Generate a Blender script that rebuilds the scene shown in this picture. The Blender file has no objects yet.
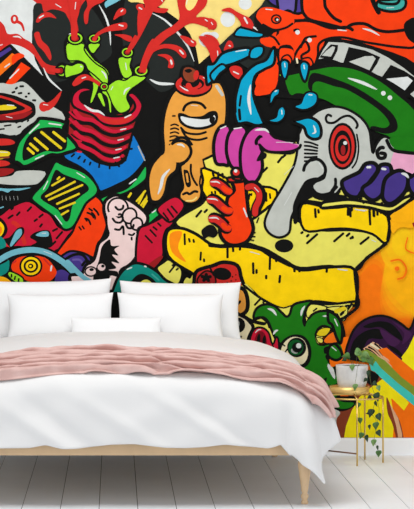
import bpy, bmesh, math, random
from mathutils import Vector, noise, Matrix
from mathutils.geometry import tessellate_polygon

C = bpy.context.scene.collection
scene = bpy.context.scene

# ------------------------------------------------------------ camera, light, exposure
CAM_H, CAM_D, FPX = 1.39, 12.66, 2290.0
VPX, VPY = 115.0, 203.0
cam_d = bpy.data.cameras.new('camera')
cam = bpy.data.objects.new('camera', cam_d); C.objects.link(cam)
cam.location = (0, -CAM_D, CAM_H); cam.rotation_euler = (math.pi/2, 0, 0)
cam_d.sensor_fit = 'AUTO'; cam_d.sensor_width = 36
cam_d.lens = FPX/509*36
cam_d.shift_x = (207-VPX)/509; cam_d.shift_y = -(254.5-VPY)/509
cam_d.clip_end = 100
scene.camera = cam

world = bpy.data.worlds.new('world'); scene.world = world; world.use_nodes = True
world.node_tree.nodes['Background'].inputs[0].default_value = (0.97, 0.985, 1, 1)
world.node_tree.nodes['Background'].inputs[1].default_value = 0.62

def area(name, loc, target, size, power, color=(1, 1, 1)):
    l = bpy.data.lights.new(name, 'AREA'); l.shape = 'RECTANGLE'
    l.size, l.size_y = size; l.energy = power; l.color = color
    o = bpy.data.objects.new(name, l); C.objects.link(o); o.location = loc
    o.rotation_euler = (Vector(target)-Vector(loc)).to_track_quat('-Z', 'Y').to_euler()
    return o
area('overhead_fill', (0.3, -2.6, 3.6), (0.3, -1.2, 0.3), (2.4, 1.8), 72, (1, 0.995, 0.985))  # added overhead lamp, no fixture modelled; brightens floor and bed top
area('low_left_fill', (-4.2, -6.2, 0.75), (0.4, -1.6, 0.25), (3.2, 1.3), 46, (0.97, 0.985, 1))  # added low lamp out of view; reaches under the bed, shades the folds
area('low_right_fill', (4.6, -5.6, 0.7), (0.6, -1.6, 0.15), (2.6, 1.2), 30, (0.97, 0.985, 1))  # fill added for the duvet's right side and under the bed; no door
scene.view_settings.view_transform = 'Standard'
scene.view_settings.look = 'None'
scene.view_settings.gamma = 1
scene.view_settings.use_curve_mapping = False
scene.view_settings.exposure = 0.0

# ------------------------------------------------------------ helpers
def lin(c):
    return tuple((v/255/12.92 if v/255 <= .04045 else ((v/255+.055)/1.055)**2.4) for v in c)

def mat(name, srgb, rough=.6, metal=0.0, noise_amt=0.0, noise_scale=20, bump=0.0, bump_scale=60, spec=.5, srgb2=None):
    m = bpy.data.materials.new(name); m.use_nodes = True
    nt = m.node_tree; b = nt.nodes['Principled BSDF']
    c = lin(srgb)
    b.inputs['Base Color'].default_value = (*c, 1)
    b.inputs['Roughness'].default_value = rough
    b.inputs['Metallic'].default_value = metal
    b.inputs['Specular IOR Level'].default_value = spec
    tc = nt.nodes.new('ShaderNodeTexCoord')
    if noise_amt or srgb2:
        n = nt.nodes.new('ShaderNodeTexNoise'); n.inputs['Scale'].default_value = noise_scale
        n.inputs['Detail'].default_value = 5
        nt.links.new(tc.outputs['Object'], n.inputs['Vector'])
        r = nt.nodes.new('ShaderNodeValToRGB')
        c2 = lin(srgb2) if srgb2 else tuple(v*(1-noise_amt) for v in c)
        r.color_ramp.elements[0].position = .35; r.color_ramp.elements[0].color = (*c2, 1)
        r.color_ramp.elements[1].position = .65; r.color_ramp.elements[1].color = (*c, 1)
        nt.links.new(n.outputs['Fac'], r.inputs['Fac'])
        nt.links.new(r.outputs['Color'], b.inputs['Base Color'])
    if bump:
        n2 = nt.nodes.new('ShaderNodeTexNoise'); n2.inputs['Scale'].default_value = bump_scale
        nt.links.new(tc.outputs['Object'], n2.inputs['Vector'])
        bp = nt.nodes.new('ShaderNodeBump'); bp.inputs['Strength'].default_value = bump
        bp.inputs['Distance'].default_value = .01
        nt.links.new(n2.outputs['Fac'], bp.inputs['Height'])
        nt.links.new(bp.outputs['Normal'], b.inputs['Normal'])
    return m

def obj(name, bm, m, parent=None, smooth=True):
    me = bpy.data.meshes.new(name)
    bmesh.ops.recalc_face_normals(bm, faces=bm.faces[:])
    bm.to_mesh(me); bm.free()
    for p in me.polygons: p.use_smooth = smooth
    for k in (m if isinstance(m, (list, tuple)) else [m]): me.materials.append(k)
    o = bpy.data.objects.new(name, me); C.objects.link(o)
    if parent: o.parent = parent
    return o

def tag(o, label=None, cat=None, group=None, kind=None):
    if label: o['label'] = label
    if cat: o['category'] = cat
    if group: o['group'] = group
    if kind: o['kind'] = kind
    return o

def thing(name, label, cat, loc=(0, 0, 0), group=None):
    o = bpy.data.objects.new(name, None); C.objects.link(o); o.location = loc
    o.empty_display_size = .1
    return tag(o, label, cat, group)

def box(bm, x0, x1, y0, y1, z0, z1, mi=0, bev=0):
    vs = [bm.verts.new((x, y, z)) for x in (x0, x1) for y in (y0, y1) for z in (z0, z1)]
    fs = []
    for q in ((0, 1, 3, 2), (4, 6, 7, 5), (0, 4, 5, 1), (2, 3, 7, 6), (0, 2, 6, 4), (1, 5, 7, 3)):
        f = bm.faces.new([vs[i] for i in q]); f.material_index = mi; fs.append(f)
    if bev:
        es = list({e for f in fs for e in f.edges})
        bmesh.ops.bevel(bm, geom=es, offset=bev, segments=3, affect='EDGES', profile=.5)

def lathe(bm, prof, cx=0, cy=0, seg=32, mi=0):
    rings = []
    for r, z in prof:
        rings.append([bm.verts.new((cx+r*math.cos(2*math.pi*k/seg), cy+r*math.sin(2*math.pi*k/seg), z)) for k in range(seg)])
    for a, b in zip(rings, rings[1:]):
        for k in range(seg):
            f = bm.faces.new((a[k], a[(k+1) % seg], b[(k+1) % seg], b[k])); f.material_index = mi
    for rg in (rings[0], rings[-1]):
        try: bm.faces.new(rg).material_index = mi
        except ValueError: pass

def tube(bm, pts, r, seg=8, closed=False):
    pts = [Vector(p) for p in pts]; n = len(pts); rings = []
    rr = r if isinstance(r, (list, tuple)) else [r]*n
    for i, p in enumerate(pts):
        if closed: d = pts[(i+1) % n]-pts[i-1]
        else: d = pts[min(i+1, n-1)]-pts[max(i-1, 0)]
        d.normalize()
        up = Vector((0, 0, 1)) if abs(d.z) < .9 else Vector((1, 0, 0))
        a = d.cross(up).normalized(); b = d.cross(a)
        rings.append([bm.verts.new(p+(a*math.cos(2*math.pi*k/seg)+b*math.sin(2*math.pi*k/seg))*rr[i]) for k in range(seg)])
    rng = range(n) if closed else range(n-1)
    for i in rng:
        A, B = rings[i], rings[(i+1) % n]
        for k in range(seg): bm.faces.new((A[k], A[(k+1) % seg], B[(k+1) % seg], B[k]))
    if not closed:
        bm.faces.new(rings[0]); bm.faces.new(rings[-1][::-1])

def spline(pts, closed=False, sub=5):
    n = len(pts); out = []
    if n < 3: return [tuple(p) for p in pts]
    for i in range(n if closed else n-1):
        if closed: p0, p1, p2, p3 = pts[i-1], pts[i], pts[(i+1) % n], pts[(i+2) % n]
        else: p0, p1, p2, p3 = pts[max(i-1, 0)], pts[i], pts[i+1], pts[min(i+2, n-1)]
        for k in range(sub):
            t = k/sub
            out.append(tuple(.5*((2*b)+(-a+c)*t+(2*a-5*b+4*c-d)*t*t+(-a+3*b-3*c+d)*t**3) for a, b, c, d in zip(p0, p1, p2, p3)))
    if not closed: out.append(tuple(pts[-1]))
    return out

def at(px, py, y):
    """a photo pixel at depth y (metres, wall = 0) as a world point"""
    s = FPX/(CAM_D+y)
    return Vector(((px-VPX)/s, y, CAM_H-(py-VPY)/s))
# ------------------------------------------------------------ room shell
m_wall = mat('wall_paint', (238, 238, 236), .8)
m_base = mat('baseboard_paint', (244, 244, 244), .5)
m_plank = mat('white_floor_boards', (246, 250, 255), .42, noise_amt=.04, noise_scale=3, spec=.4)
m_gap = mat('board_gap', (95, 93, 92), .9)

bm = bmesh.new()
box(bm, -5, 5, 0.0, .15, 0, 2.72)
tag(obj('wall_back', bm, m_wall, smooth=False), kind='structure')
bm = bmesh.new()
box(bm, -5, 5, -6.5, .15, -.05, -.004, 1)
PW, OFF = .1765, .104
for k in range(-29, 29):
    x = OFF+k*PW
    if x < -5 or x+PW > 5: continue
    box(bm, x+.0016, x+PW-.0016, -6.5, 0, -.004, 0.0, 0)
tag(obj('floor', bm, [m_plank, m_gap], smooth=False), kind='structure')
bm = bmesh.new()
prof = [(0, 0), (-.022, 0), (-.022, .085), (-.018, .093), (-.012, .096), (0, .096)]
for x in (-5, 5): 
    for q in prof: bm.verts.new((x, q[0], q[1]))
bm.verts.ensure_lookup_table(); n = len(prof)
for k in range(n):
    bm.faces.new([bm.verts[i] for i in (k, (k+1) % n, n+(k+1) % n, n+k)])
bm.faces.new(bm.verts[:n]); bm.faces.new(bm.verts[n:])
tag(obj('baseboard_back', bm, m_base, smooth=False), kind='structure')

# ------------------------------------------------------------ the mural, paint shape by paint shape
COL = dict(
 K=(16, 16, 15), D=(33, 37, 35), W=(212, 215, 212), G=(186, 189, 181), g=(160, 165, 160),
 R=(200, 42, 36), r=(150, 28, 30), C=(196, 24, 52), O=(236, 60, 12), o=(238, 110, 20),
 Y=(247, 206, 8), y=(226, 218, 96), p=(232, 206, 120), L=(150, 214, 40), N=(28, 172, 76), n=(28, 116, 20),
 d=(10, 84, 36), B=(16, 112, 190), b=(6, 152, 188), c=(110, 176, 190), t=(14, 134, 120), T=(60, 160, 150),
 V=(68, 52, 128), v=(96, 82, 150), M=(196, 66, 152), P=(226, 160, 190), S=(232, 204, 200), A=(222, 152, 62), a=(244, 138, 18),
 E=(250, 176, 16), F=(246, 112, 14), H=(244, 226, 20), h=(50, 22, 54), i=(66, 30, 70), u=(132, 60, 36), q=(66, 196, 182), l=(128, 150, 50),
 e=(226, 214, 176), s=(220, 170, 130), j=(222, 196, 30), x=(120, 12, 28))
shapes = []      # (colour, [triangles]) in photo pixels on the wall plane
OX, OY, SC = 0, 0, 1
def Tl(x, y, s=5.175):
    global OX, OY, SC
    OX, OY, SC = x, y, s
def cv(pts): return [(OX+p[0]/SC, OY+p[1]/SC) for p in pts]
def pairs(f): return [(f[i], f[i+1]) for i in range(0, len(f), 2)]
def addpoly(col, pts):
    tri = tessellate_polygon([[Vector((p[0], p[1], 0)) for p in pts]])
    shapes.append((col, [tuple(pts[i] for i in t3) for t3 in tri]))
def P(col, f, k=0, sharp=False):
    pts = cv(pairs(f)); 
    if not sharp: pts = spline(pts, True, 4)
    addpoly(col, pts)
    if k: ribbon('K', pts+[pts[0]], k*1.5/5.175, ends=False)
def ribbon(col, pts, w, ends=True, w1=None):
    if ends:        # extra samples near both ends so the caps come out round
        def cap(q):
            a, b = q[0], q[1]; d = math.dist(a, b)
            fr = [f for f in (w*.06, w*.18, w*.34) if f < d*.95]
            return [a]+[(a[0]+(b[0]-a[0])*f/d, a[1]+(b[1]-a[1])*f/d) for f in fr]+list(q[1:])
        if math.dist(pts[0], pts[1]) > 1e-6 and math.dist(pts[-1], pts[-2]) > 1e-6:
            pts = cap(pts); pts = cap(pts[::-1])[::-1]
    n = len(pts); Ls = []; Rs = []
    acc = [0]
    for a, b in zip(pts, pts[1:]): acc.append(acc[-1]+math.dist(a, b))
    tot = acc[-1] or 1
    for i, p in enumerate(pts):
        a, b = pts[max(i-1, 0)], pts[min(i+1, n-1)]
        if not ends and i in (0, n-1): a, b = pts[-2], pts[1]
        dx, dy = b[0]-a[0], b[1]-a[1]; d = math.hypot(dx, dy) or 1
        s = acc[i]/tot; ww = (w+(w1-w)*s) if w1 is not None else w
        if ends:
            e = min(1, min(acc[i], tot-acc[i])/(w*.5+1e-6)); ww *= max(.25, math.sqrt(max(0, 1-(1-e)**2)))
        if ends and col == 'W': ww *= 1.12*max(.12, math.sin(math.pi*min(1, max(0, s))))**.5
        Ls.append((p[0]-dy/d*ww/2, p[1]+dx/d*ww/2)); Rs.append((p[0]+dy/d*ww/2, p[1]-dx/d*ww/2))
    tr = []
    for i in range(n-1):
        tr.append((Ls[i], Rs[i], Rs[i+1])); tr.append((Ls[i], Rs[i+1], Ls[i+1]))
    shapes.append((col, tr))
def S(col, w, f, w1=None, sharp=False):
    """stroke; widths in the units of an 80 px tile"""
    pts = cv(pairs(f)); 
    if not sharp: pts = spline(pts, False, 5)
    if w1 is not None: w1 /= 5.175
    ribbon(col, pts, w*(1.3 if col == 'K' and w < 16 else (.92 if col == 'W' else 1.1))/5.175, w1=w1)
def X(col, cx, cy, rx, ry=None, rot=0, k=0):
    ry = ry or rx; a = math.radians(rot); pts = []
    for i in range(24):
        u, v_ = rx*math.cos(i*math.pi/12), ry*math.sin(i*math.pi/12)
        pts.append((cx+u*math.cos(a)-v_*math.sin(a), cy+u*math.sin(a)+v_*math.cos(a)))
    pts = cv(pts); addpoly(col, pts)
    if k: ribbon('K', pts+[pts[0]], k*1.5/5.175, ends=False)
def dashes(col, w, *segs):
    for f in segs: S(col, w, f)

# --- grounds
Tl(0, 0, 1)
P('K', [0, -34, 414, -34, 414, 437, 0, 437], sharp=True)
P('W', [-5, -34, 36, -34, 38, 0, 42, 5, 35, 18, 32, 32, 32, 46, 35, 60, 43, 76, 25, 58, 12, 45, -5, 34], sharp=True)
P('p', [148, -34, 320, -34, 266, 1, 246, 20, 223, 44, 207, 57, 199, 64, 196, 48, 190, 34, 180, 21, 166, 11, 152, 3], sharp=True)
P('E', [372, 240, 384, 214, 392, 205, 420, 196, 420, 440, 310, 440, 322, 330, 334, 300, 352, 270])
import colorsys
FB = [356, 268, 372, 254, 384, 262, 382, 285, 386, 302, 396, 314, 420, 330, 420, 440, 310, 440, 322, 330, 340, 300]
FC = (372, 330)
for k, c in ((0, (250, 166, 18)), (1, (249, 154, 17)), (2, (249, 142, 16)), (3, (248, 130, 15)), (4, (247, 119, 14))):
    COL['blend%d' % k] = c
    f = []
    for a in range(0, len(FB), 2):
        dx, dy = FB[a]-FC[0], FB[a+1]-FC[1]; d = math.hypot(dx, dy)
        q = 1+(10-5*k)/d if FB[a] < 419 and FB[a+1] < 400 and not (FB[a] < 350) else 1
        f += [FC[0]+dx*q, FC[1]+dy*q]
    P('blend%d' % k, f)
for k, c in enumerate(((250, 184, 22), (249, 190, 22), (248, 198, 22))):
    COL['glow%d' % k] = c
    X('glow%d' % k, 402, 242, 22-6*k, 30-8*k, 10)
P('D', [37, 2, 70, -6, 84, 0, 100, 20, 111, 45, 106, 60, 60, 82, 45, 74, 36, 58, 33, 40, 33, 20])
P('D', [128, -5, 150, 10, 176, 28, 190, 50, 194, 68, 182, 66, 176, 84, 162, 92, 150, 84, 128, 60, 122, 30])
# disc rims
Tl(70, 0); S('W', 10, [150, 25, 185, 90, 205, 160, 210, 235])
Tl(140, 0); S('W', 11, [62, 68, 130, 105, 200, 175, 250, 245, 280, 318])
S('W', 15, [50, 410, 100, 432, 182, 434])
X('W', 350, 205, 46, 40); Tl(210, 0); X('W', 92, 100, 38, 40); X('W', 182, 18, 34, 32); X('p', 92, 100, 10)
X('W', 92, 100, 30); X('W', 20, 185, 25, 20)

# --- top left: bars, lips, red drips
Tl(0, 0)
P('V', [-30, 290, 50, 243, 62, 256, -30, 318], sharp=True)
P('o', [-30, 360, 62, 275, 92, 288, 80, 318, -30, 420], sharp=True)
P('O', [62, 292, 100, 275, 128, 290, 92, 312, 66, 335])
P('O', [-20, 500, 110, 322, 158, 352, 60, 450, 20, 480, -30, 500], sharp=True)
S('W', 12, [22, 350, 52, 328]); S('W', 16, [48, 408, 100, 356])
S('K', 8, [-20, 430, 80, 330, 130, 310])
P('R', [-20, 110, 20, 130, 40, 175, 90, 175, 125, 200, 165, 225, 200, 280, 240, 330, 320, 350, 330, 372, 300, 385, 250, 380, 215, 345, 175, 285, 120, 245, 60, 228, 30, 240, -20, 262])
X('R', 75, 100, 20, 24); X('W', 75, 98, 7, 12); S('R', 16, [85, 110, 112, 125, 125, 162], w1=9)
S('W', 8, [66, 190, 95, 190, 112, 200]); S('W', 8, [-5, 236, 15, 230])
S('W', 10, [225, 350, 240, 385, 262, 418, 320, 470])
P('R', [178, -20, 188, 14, 215, 20, 228, 62, 270, 48, 330, 62, 350, 90, 365, 125, 372, 200, 402, 200, 405, 150, 398, 90, 420, 30, 430, -20])
S('W', 9, [286, 20, 318, 40]); S('W', 10, [392, 5, 390, 45])
P('R', [186, 112, 198, 85, 225, 66, 260, 66, 292, 95, 255, 88, 222, 96, 200, 116]); S('W', 12, [200, 94, 228, 78])
P('R', [178, 172, 202, 166, 216, 208, 250, 242, 266, 290, 258, 312, 228, 268, 196, 235, 182, 200])
# face with lips below bars
Tl(0, 70)
P('G', [-20, 90, 60, 75, 115, 60, 160, 90, 210, 145, 240, 170, 300, 205, 325, 225, 330, 262, 230, 250, 190, 262, 150, 285, 118, 310, 90, 335, -20, 350])
dashes('K', 9, [78, 100, 92, 88], [100, 85, 125, 84], [92, 122, 116, 118], [128, 138, 142, 138], [142, 124, 156, 120], [166, 156, 188, 158], [60, 118, 80, 112])
S('R', 44, [222, 190, 250, 188, 285, 160, 318, 110], w1=8); X('R', 226, 190, 24, 26); S('W', 8, [222, 178, 250, 182])
P('K', [-20, 128, 60, 128, 120, 150, 170, 170, 184, 200, 176, 240, 110, 270, 40, 272, -20, 262])
P('R', [-20, 138, 40, 142, 100, 165, 165, 200, 120, 222, 60, 234, -20, 240]); P('K', [-20, 148, 40, 154, 90, 175, 130, 198, 90, 215, -20, 228])
P('r', [-20, 232, 50, 236, 120, 222, 168, 212, 140, 240, 90, 256, -20, 258]); P('j', [-20, 190, 30, 180, 85, 192, 60, 205, -20, 208])
S('W', 10, [35, 180, 75, 184]); S('W', 8, [30, 240, 65, 248])
dashes('K', 7, [20, 290, 60, 284], [-5, 308, 25, 304], [80, 275, 95, 268], [110, 270, 122, 262], [140, 268, 150, 258], [90, 298, 110, 290])
P('K', [-20, 340, 50, 338, 95, 350, 90, 480, -20, 480]); P('R', [-20, 358, 50, 358, 78, 376, 50, 388, -20, 388])
Tl(0, 140)
P('j', [-20, 58, 40, 58, 52, 75, 20, 96, -20, 98]); S('W', 9, [-10, 62, 40, 64]); S('u', 10, [-10, 92, 50, 88])
P('R', [-20, 108, 30, 108, 52, 122, 30, 134, -20, 136]); P('r', [-20, 150, 60, 148, 70, 162, 30, 184, -20, 186])
P('G', [-20, 198, 60, 185, 95, 160, 232, 164, 205, 218, 160, 232, 60, 232, -20, 222])
P('c', [-20, 248, 40, 252, 100, 250, 160, 246, 100, 262, 60, 260, 40, 272, 10, 262, -20, 266]); S('c', 6, [-10, 356, 20, 345])
for a in range(5): S('W', 3, [10+20*a, 290, 14+20*a, 312])

# --- blue body under the red pot
Tl(70, 140)
P('B', [-30, 40, 20, 10, 80, -20, 250, -60, 320, -45, 380, 60, 392, 100, 350, 160, 300, 205, 240, 235, 180, 262, 150, 262, 110, 190, 50, 140, -30, 95], k=10)
S('W', 13, [362, 50, 384, 98]); S('g', 7, [352, 30, 388, 108])
# pot
Tl(70, 70)
P('r', [0, 130, 40, 100, 130, 110, 300, 120, 368, 160, 350, 250, 320, 340, 300, 420, 270, 480, 200, 488, 130, 470, 50, 410, -10, 380, -8, 250], k=9)
P('K', [50, 130, 110, 100, 300, 120, 320, 190, 230, 235, 130, 210, 70, 175])
P('C', [105, 96, 60, 92, 20, 120, 8, 160, 20, 190, 60, 212, 120, 235, 165, 275, 230, 290, 300, 280, 350, 245, 375, 190, 360, 150, 325, 118, 300, 130, 330, 165, 335, 200, 300, 230, 240, 240, 180, 232, 120, 195, 75, 175, 52, 150, 62, 120, 105, 108], k=9)
P('R', [120, 215, 180, 245, 250, 256, 330, 235, 300, 268, 230, 282, 170, 262])
S('W', 13, [72, 180, 110, 208, 150, 215, 180, 236]); S('W', 13, [280, 248, 318, 230]); S('K', 8, [8, 215, 60, 250, 130, 280, 190, 310, 260, 322, 335, 305])
for dy, c0 in ((0, 'C'), (58, 'C'), (112, 'C'), (158, 'C')):
    S(c0, 21, [20, 205+dy, 60, 250+dy*.9, 120, 262+dy, 180, 300+dy, 240, 318+dy*.95, 325-dy*.3, 290+dy*.93], w1=14)
    S('K', 15, [0, 222+dy, 50, 270+dy*.9, 110, 280+dy, 170, 322+dy, 240, 338+dy*.95, 340-dy*.3, 305+dy*.93])
    S('W', 11, [258-dy*.22, 310+dy*.93, 292-dy*.22, 303+dy*.93])
for a, b in ((-5, 215), (-5, 250), (-10, 330), (-10, 385)): S('C', 9, [a, b, 30, b+32, 62, b+40])
Tl(70, 140)
dashes('K', 8, [5, 88, 25, 70], [40, 100, 55, 82], [70, 118, 80, 98], [100, 132, 108, 112], [205, 152, 205, 122], [258, 140, 232, 112], [292, 108, 262, 92], [300, 82, 280, 72], [325, 45, 290, 48], [150, 145, 152, 122])
# green tubes in the pot
Tl(0, 0)
P('L', [345, 205, 345, 290, 370, 312, 400, 312, 440, 325, 480, 360, 505, 420, 560, 425, 560, 390, 530, 350, 480, 290, 440, 235, 425, 205], k=11)
X('L', 388, 204, 36, 32, k=9); X('r', 388, 204, 20, 17, k=6); S('R', 24, [386, 120, 390, 200])
P('L', [300, 345, 320, 330, 355, 340, 420, 325, 440, 350, 415, 385, 355, 400, 310, 392], k=10)
X('L', 320, 366, 30, 34, k=9); X('r', 314, 366, 16, 18, k=5); S('R', 22, [245, 360, 312, 368])
Tl(70, 0)
P('L', [0, 242, 60, 240, 95, 290, 150, 330, 195, 370, 200, 430, 180, 450, 120, 400, 85, 350, 60, 310, 0, 320]); S('W', 9, [170, 365, 195, 400])
P('L', [95, 225, 95, 262, 120, 275, 148, 240, 145, 210], k=8); X('L', 128, 202, 28, 24, k=7); X('r', 126, 202, 15, 13, k=4)
P('L', [252, 295, 250, 340, 268, 375, 285, 405, 320, 405, 325, 370, 300, 330, 318, 300], k=9); S('W', 10, [285, 320, 295, 355])
X('L', 297, 270, 30, 30, k=8); X('r', 297, 268, 18, 17, k=5)
X('L', 370, 365, 36, 32, k=8); X('r', 372, 362, 18, 17, k=5)
Tl(70, 70)
P('L', [190, 85, 215, 70, 240, 60, 270, 40, 300, 30, 380, 40, 350, 75, 310, 95, 290, 120, 290, 160, 305, 205, 275, 222, 245, 195, 225, 150, 205, 110], k=10)
S('W', 8, [282, 130, 288, 100, 310, 82])
X('L', 370, 8, 34, 26, k=8); X('r', 372, 2, 17, 14, k=5)
S('L', 26, [130, 55, 132, 95, 108, 170], w1=8); S('L', 20, [150, 120, 165, 155, 178, 188], w1=10); S('L', 14, [170, 110, 200, 140, 210, 220], w1=6)
X('L', 178, 88, 20, 19, k=7); X('r', 178, 86, 10, 10, k=3)
S('K', 18, [20, 70, 60, 50, 90, 42, 130, 58, 160, 80]); P('R', [12, 70, 40, 35, 80, 22, 120, 42, 165, 72, 160, 90, 120, 62, 80, 52, 50, 72, 22, 84]); S('W', 10, [60, 44, 84, 36])
Tl(60, 0, 3.39)
P('L', [24, 148, 22, 190, 32, 206, 62, 206, 84, 216, 94, 236, 120, 258, 146, 282, 160, 290, 164, 262, 152, 236, 122, 216, 96, 190, 82, 168, 80, 148], k=5)
X('L', 52, 130, 27, 21, k=6); X('K', 51, 130, 19, 14); X('r', 51, 131, 13, 9)
P('L', [98, 148, 98, 168, 112, 182, 126, 168, 136, 148], k=5); X('L', 117, 131, 21, 16, k=6); X('K', 117, 131, 14, 10); X('r', 117, 131, 9, 6)
P('L', [18, 222, 40, 222, 60, 214, 78, 218, 82, 232, 72, 248, 40, 258, 18, 262], k=5)
P('L', [198, 196, 202, 238, 216, 264, 236, 264, 246, 250, 238, 222, 242, 194], k=6); X('L', 228, 178, 21, 18, k=6); X('K', 228, 178, 14, 11); X('r', 228, 178, 9, 7)
P('L', [156, 300, 176, 280, 196, 270, 222, 272, 248, 256, 292, 262, 262, 288, 240, 304, 226, 330, 238, 366, 206, 384, 182, 362, 166, 324], k=5)
X('L', 275, 240, 24, 19, k=6); X('K', 275, 240, 16, 12); X('r', 275, 240, 10, 7)
X('L', 150, 294, 14, 13, k=5); X('r', 150, 294, 7, 6, k=3); S('W', 9, [140, 240, 152, 252, 158, 268]); S('W', 8, [30, 116, 44, 112]); S('W', 10, [222, 212, 226, 238]); S('W', 9, [216, 322, 222, 306, 238, 296]); S('W', 8, [68, 224, 76, 228]); S('W', 7, [180, 292, 172, 306])
S('R', 20, [48, 60, 50, 128]); S('R', 13, [117, 128, 132, 112, 150, 102]); S('R', 14, [228, 176, 244, 146, 258, 120]); S('R', 20, [276, 238, 286, 200, 304, 164])
# red drips over the discs
Tl(70, 0)
P('R', [-10, -30, 50, -30, 48, 60, 36, 110, 38, 200, 8, 200, 5, 120, 0, 60]); S('W', 9, [30, 10, 26, 50])
P('R', [90, -20, 185, -20, 170, 10, 125, 30, 100, 60, 92, 118, 76, 120, 72, 70, 90, 30])
P('c', [180, 15, 210, -5, 270, -10, 240, 12, 200, 32, 185, 40]); P('p', [300, -20, 420, -20, 400, 20, 350, 12, 310, 10])
P('R', [225, 103, 240, 62, 262, 42, 288, 48, 286, 72, 258, 84]); S('W', 9, [262, 62, 276, 50])
P('R', [115, 205, 140, 170, 190, 140, 240, 122, 290, 118, 292, 148, 250, 158, 190, 165, 150, 185, 132, 215]); S('W', 12, [250, 128, 278, 136])
P('R', [230, 180, 280, 178, 320, 192, 315, 215, 290, 210, 260, 192])
P('R', [342, 40, 350, 22, 378, 22, 385, 40, 420, 20, 470, -20, 440, 40, 410, 100, 370, 180, 330, 245, 305, 272, 290, 262, 340, 200, 375, 130, 388, 80, 365, 68]); S('W', 10, [355, 38, 370, 48])
P('R', [358, 365, 372, 310, 400, 240, 430, 200, 440, 240, 405, 320, 385, 370])
Tl(140, 0)
P('R', [20, -20, 130, -20, 115, 20, 90, 40, 145, 45, 130, 66, 90, 66, 60, 60, 50, 90, 20, 140, -10, 180, -10, 60, 25, 40])
P('R', [10, 370, 10, 320, 60, 220, 110, 170, 180, 125, 205, 85, 200, -20, 335, -20, 340, 30, 290, 85, 330, 88, 385, 105, 398, 135, 380, 155, 340, 140, 280, 122, 240, 130, 190, 165, 130, 205, 70, 270, 40, 330, 30, 375])
P('p', [250, -20, 300, -20, 285, 30, 255, 55, 235, 30]); S('W', 11, [335, 100, 370, 125]); S('W', 8, [245, -5, 240, 25]); S('W', 8, [108, -5, 118, 10]); S('W', 9, [-5, 38, 12, 50])
P('R', [205, 185, 240, 190, 262, 200, 290, 215, 288, 238, 262, 240, 230, 215]); S('W', 9, [262, 210, 278, 222])
P('R', [60, 262, 90, 240, 130, 228, 190, 235, 230, 262, 240, 292, 222, 300, 180, 262, 130, 250, 85, 262, 50, 290, 35, 330, 30, 300]); S('W', 14, [204, 258, 226, 282])
P('R', [90, 285, 130, 280, 160, 292, 175, 320, 172, 350, 145, 350, 148, 320, 125, 298]); S('W', 14, [158, 308, 166, 336])
P('R', [330, 182, 360, 180, 395, 200, 414, 240, 412, 310, 385, 310, 370, 280, 385, 235, 365, 200]); S('W', 10, [402, 262, 400, 298])

# --- green cards with yellow stripes
Tl(0, 70)
P('N', [95, 480, 70, 465, 92, 380, 130, 330, 190, 268, 215, 250, 335, 270, 330, 312, 400, 400, 340, 430, 300, 440, 260, 440, 200, 470, 130, 500], k=12)
P('K', [118, 462, 120, 400, 150, 340, 215, 300, 330, 308, 345, 400, 300, 424, 240, 420, 190, 440, 140, 465])
for f in ([210, 318, 320, 408], [272, 318, 340, 372], [176, 350, 250, 414], [152, 378, 200, 420], [140, 402, 178, 436]): S('j', 13, f, sharp=True)
S('W', 16, [250, 276, 320, 286]); S('W', 16, [150, 330, 205, 278])
Tl(70, 140)
S('W', 14, [36, 178, 82, 205])
P('N', [160, 300, 220, 275, 290, 250, 340, 200, 392, 130, 398, 190, 370, 225, 300, 270, 220, 300, 200, 310, 215, 360, 180, 350, 160, 325], k=9)
S('W', 14, [305, 228, 345, 200])
for f in ([242, 335, 272, 300], [270, 345, 318, 272], [330, 380, 385, 265], [350, 390, 400, 310], [380, 335, 410, 270]): S('j', 11, f, sharp=True)
# green stem to the right of it
Tl(140, 140)
P('N', [-60, 470, -20, 420, 40, 385, 90, 340, 130, 318, 148, 330, 130, 365, 90, 400, 40, 440, 0, 450, -40, 490], k=9); S('W', 13, [60, 378, 102, 350])
for f in ([-20, 320, 30, 260], [0, 345, 32, 300]): S('j', 10, f, sharp=True)

# --- crimson face, left bottom
Tl(0, 210)
P('C', [-20, 60, 20, 20, 60, -10, 130, -40, 170, -30, 215, 5, 260, 30, 300, 90, 350, 100, 385, 90, 350, 130, 300, 200, 280, 215, 200, 200, 100, 185, 40, 190, -20, 180])
S('R', 20, [60, 60, 100, 90, 130, 180]); S('O', 30, [70, 130, 60, 170, 40, 185])
dashes('K', 9, [85, 30, 105, 8], [140, 8, 165, -18], [200, 40, 225, 20], [270, 110, 300, 95], [290, 150, 325, 110], [265, 185, 290, 160], [40, 45, 70, 25], [175, 60, 195, 45], [55, 0, 72, -15], [205, 90, 220, 70])
P('K', [40, 180, 20, 150, 50, 140, 90, 95, 120, 90, 125, 120, 90, 165, 60, 195]); P('c', [52, 180, 68, 140, 85, 108, 110, 98, 112, 128, 85, 160, 60, 188])
P('K', [155, 140, 190, 112, 250, 105, 268, 140, 268, 190, 210, 195, 160, 185, 190, 165]); P('c', [185, 130, 215, 112, 248, 112, 250, 135, 215, 138]); S('W', 7, [215, 120, 240, 120])
P('K', [-20, 40, 20, 55, 40, 100, 20, 140, -20, 150]); P('Y', [-20, 55, 12, 70, 22, 100, 5, 135, -20, 130]); P('a', [-20, 80, 8, 90, 8, 120, -20, 120])
P('t', [-20, 130, 20, 150, 30, 190, -20, 200]); P('V', [280, 220, 340, 205, 440, 215, 480, 290, 440, 414, 250, 400, 270, 300], k=10)
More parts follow.
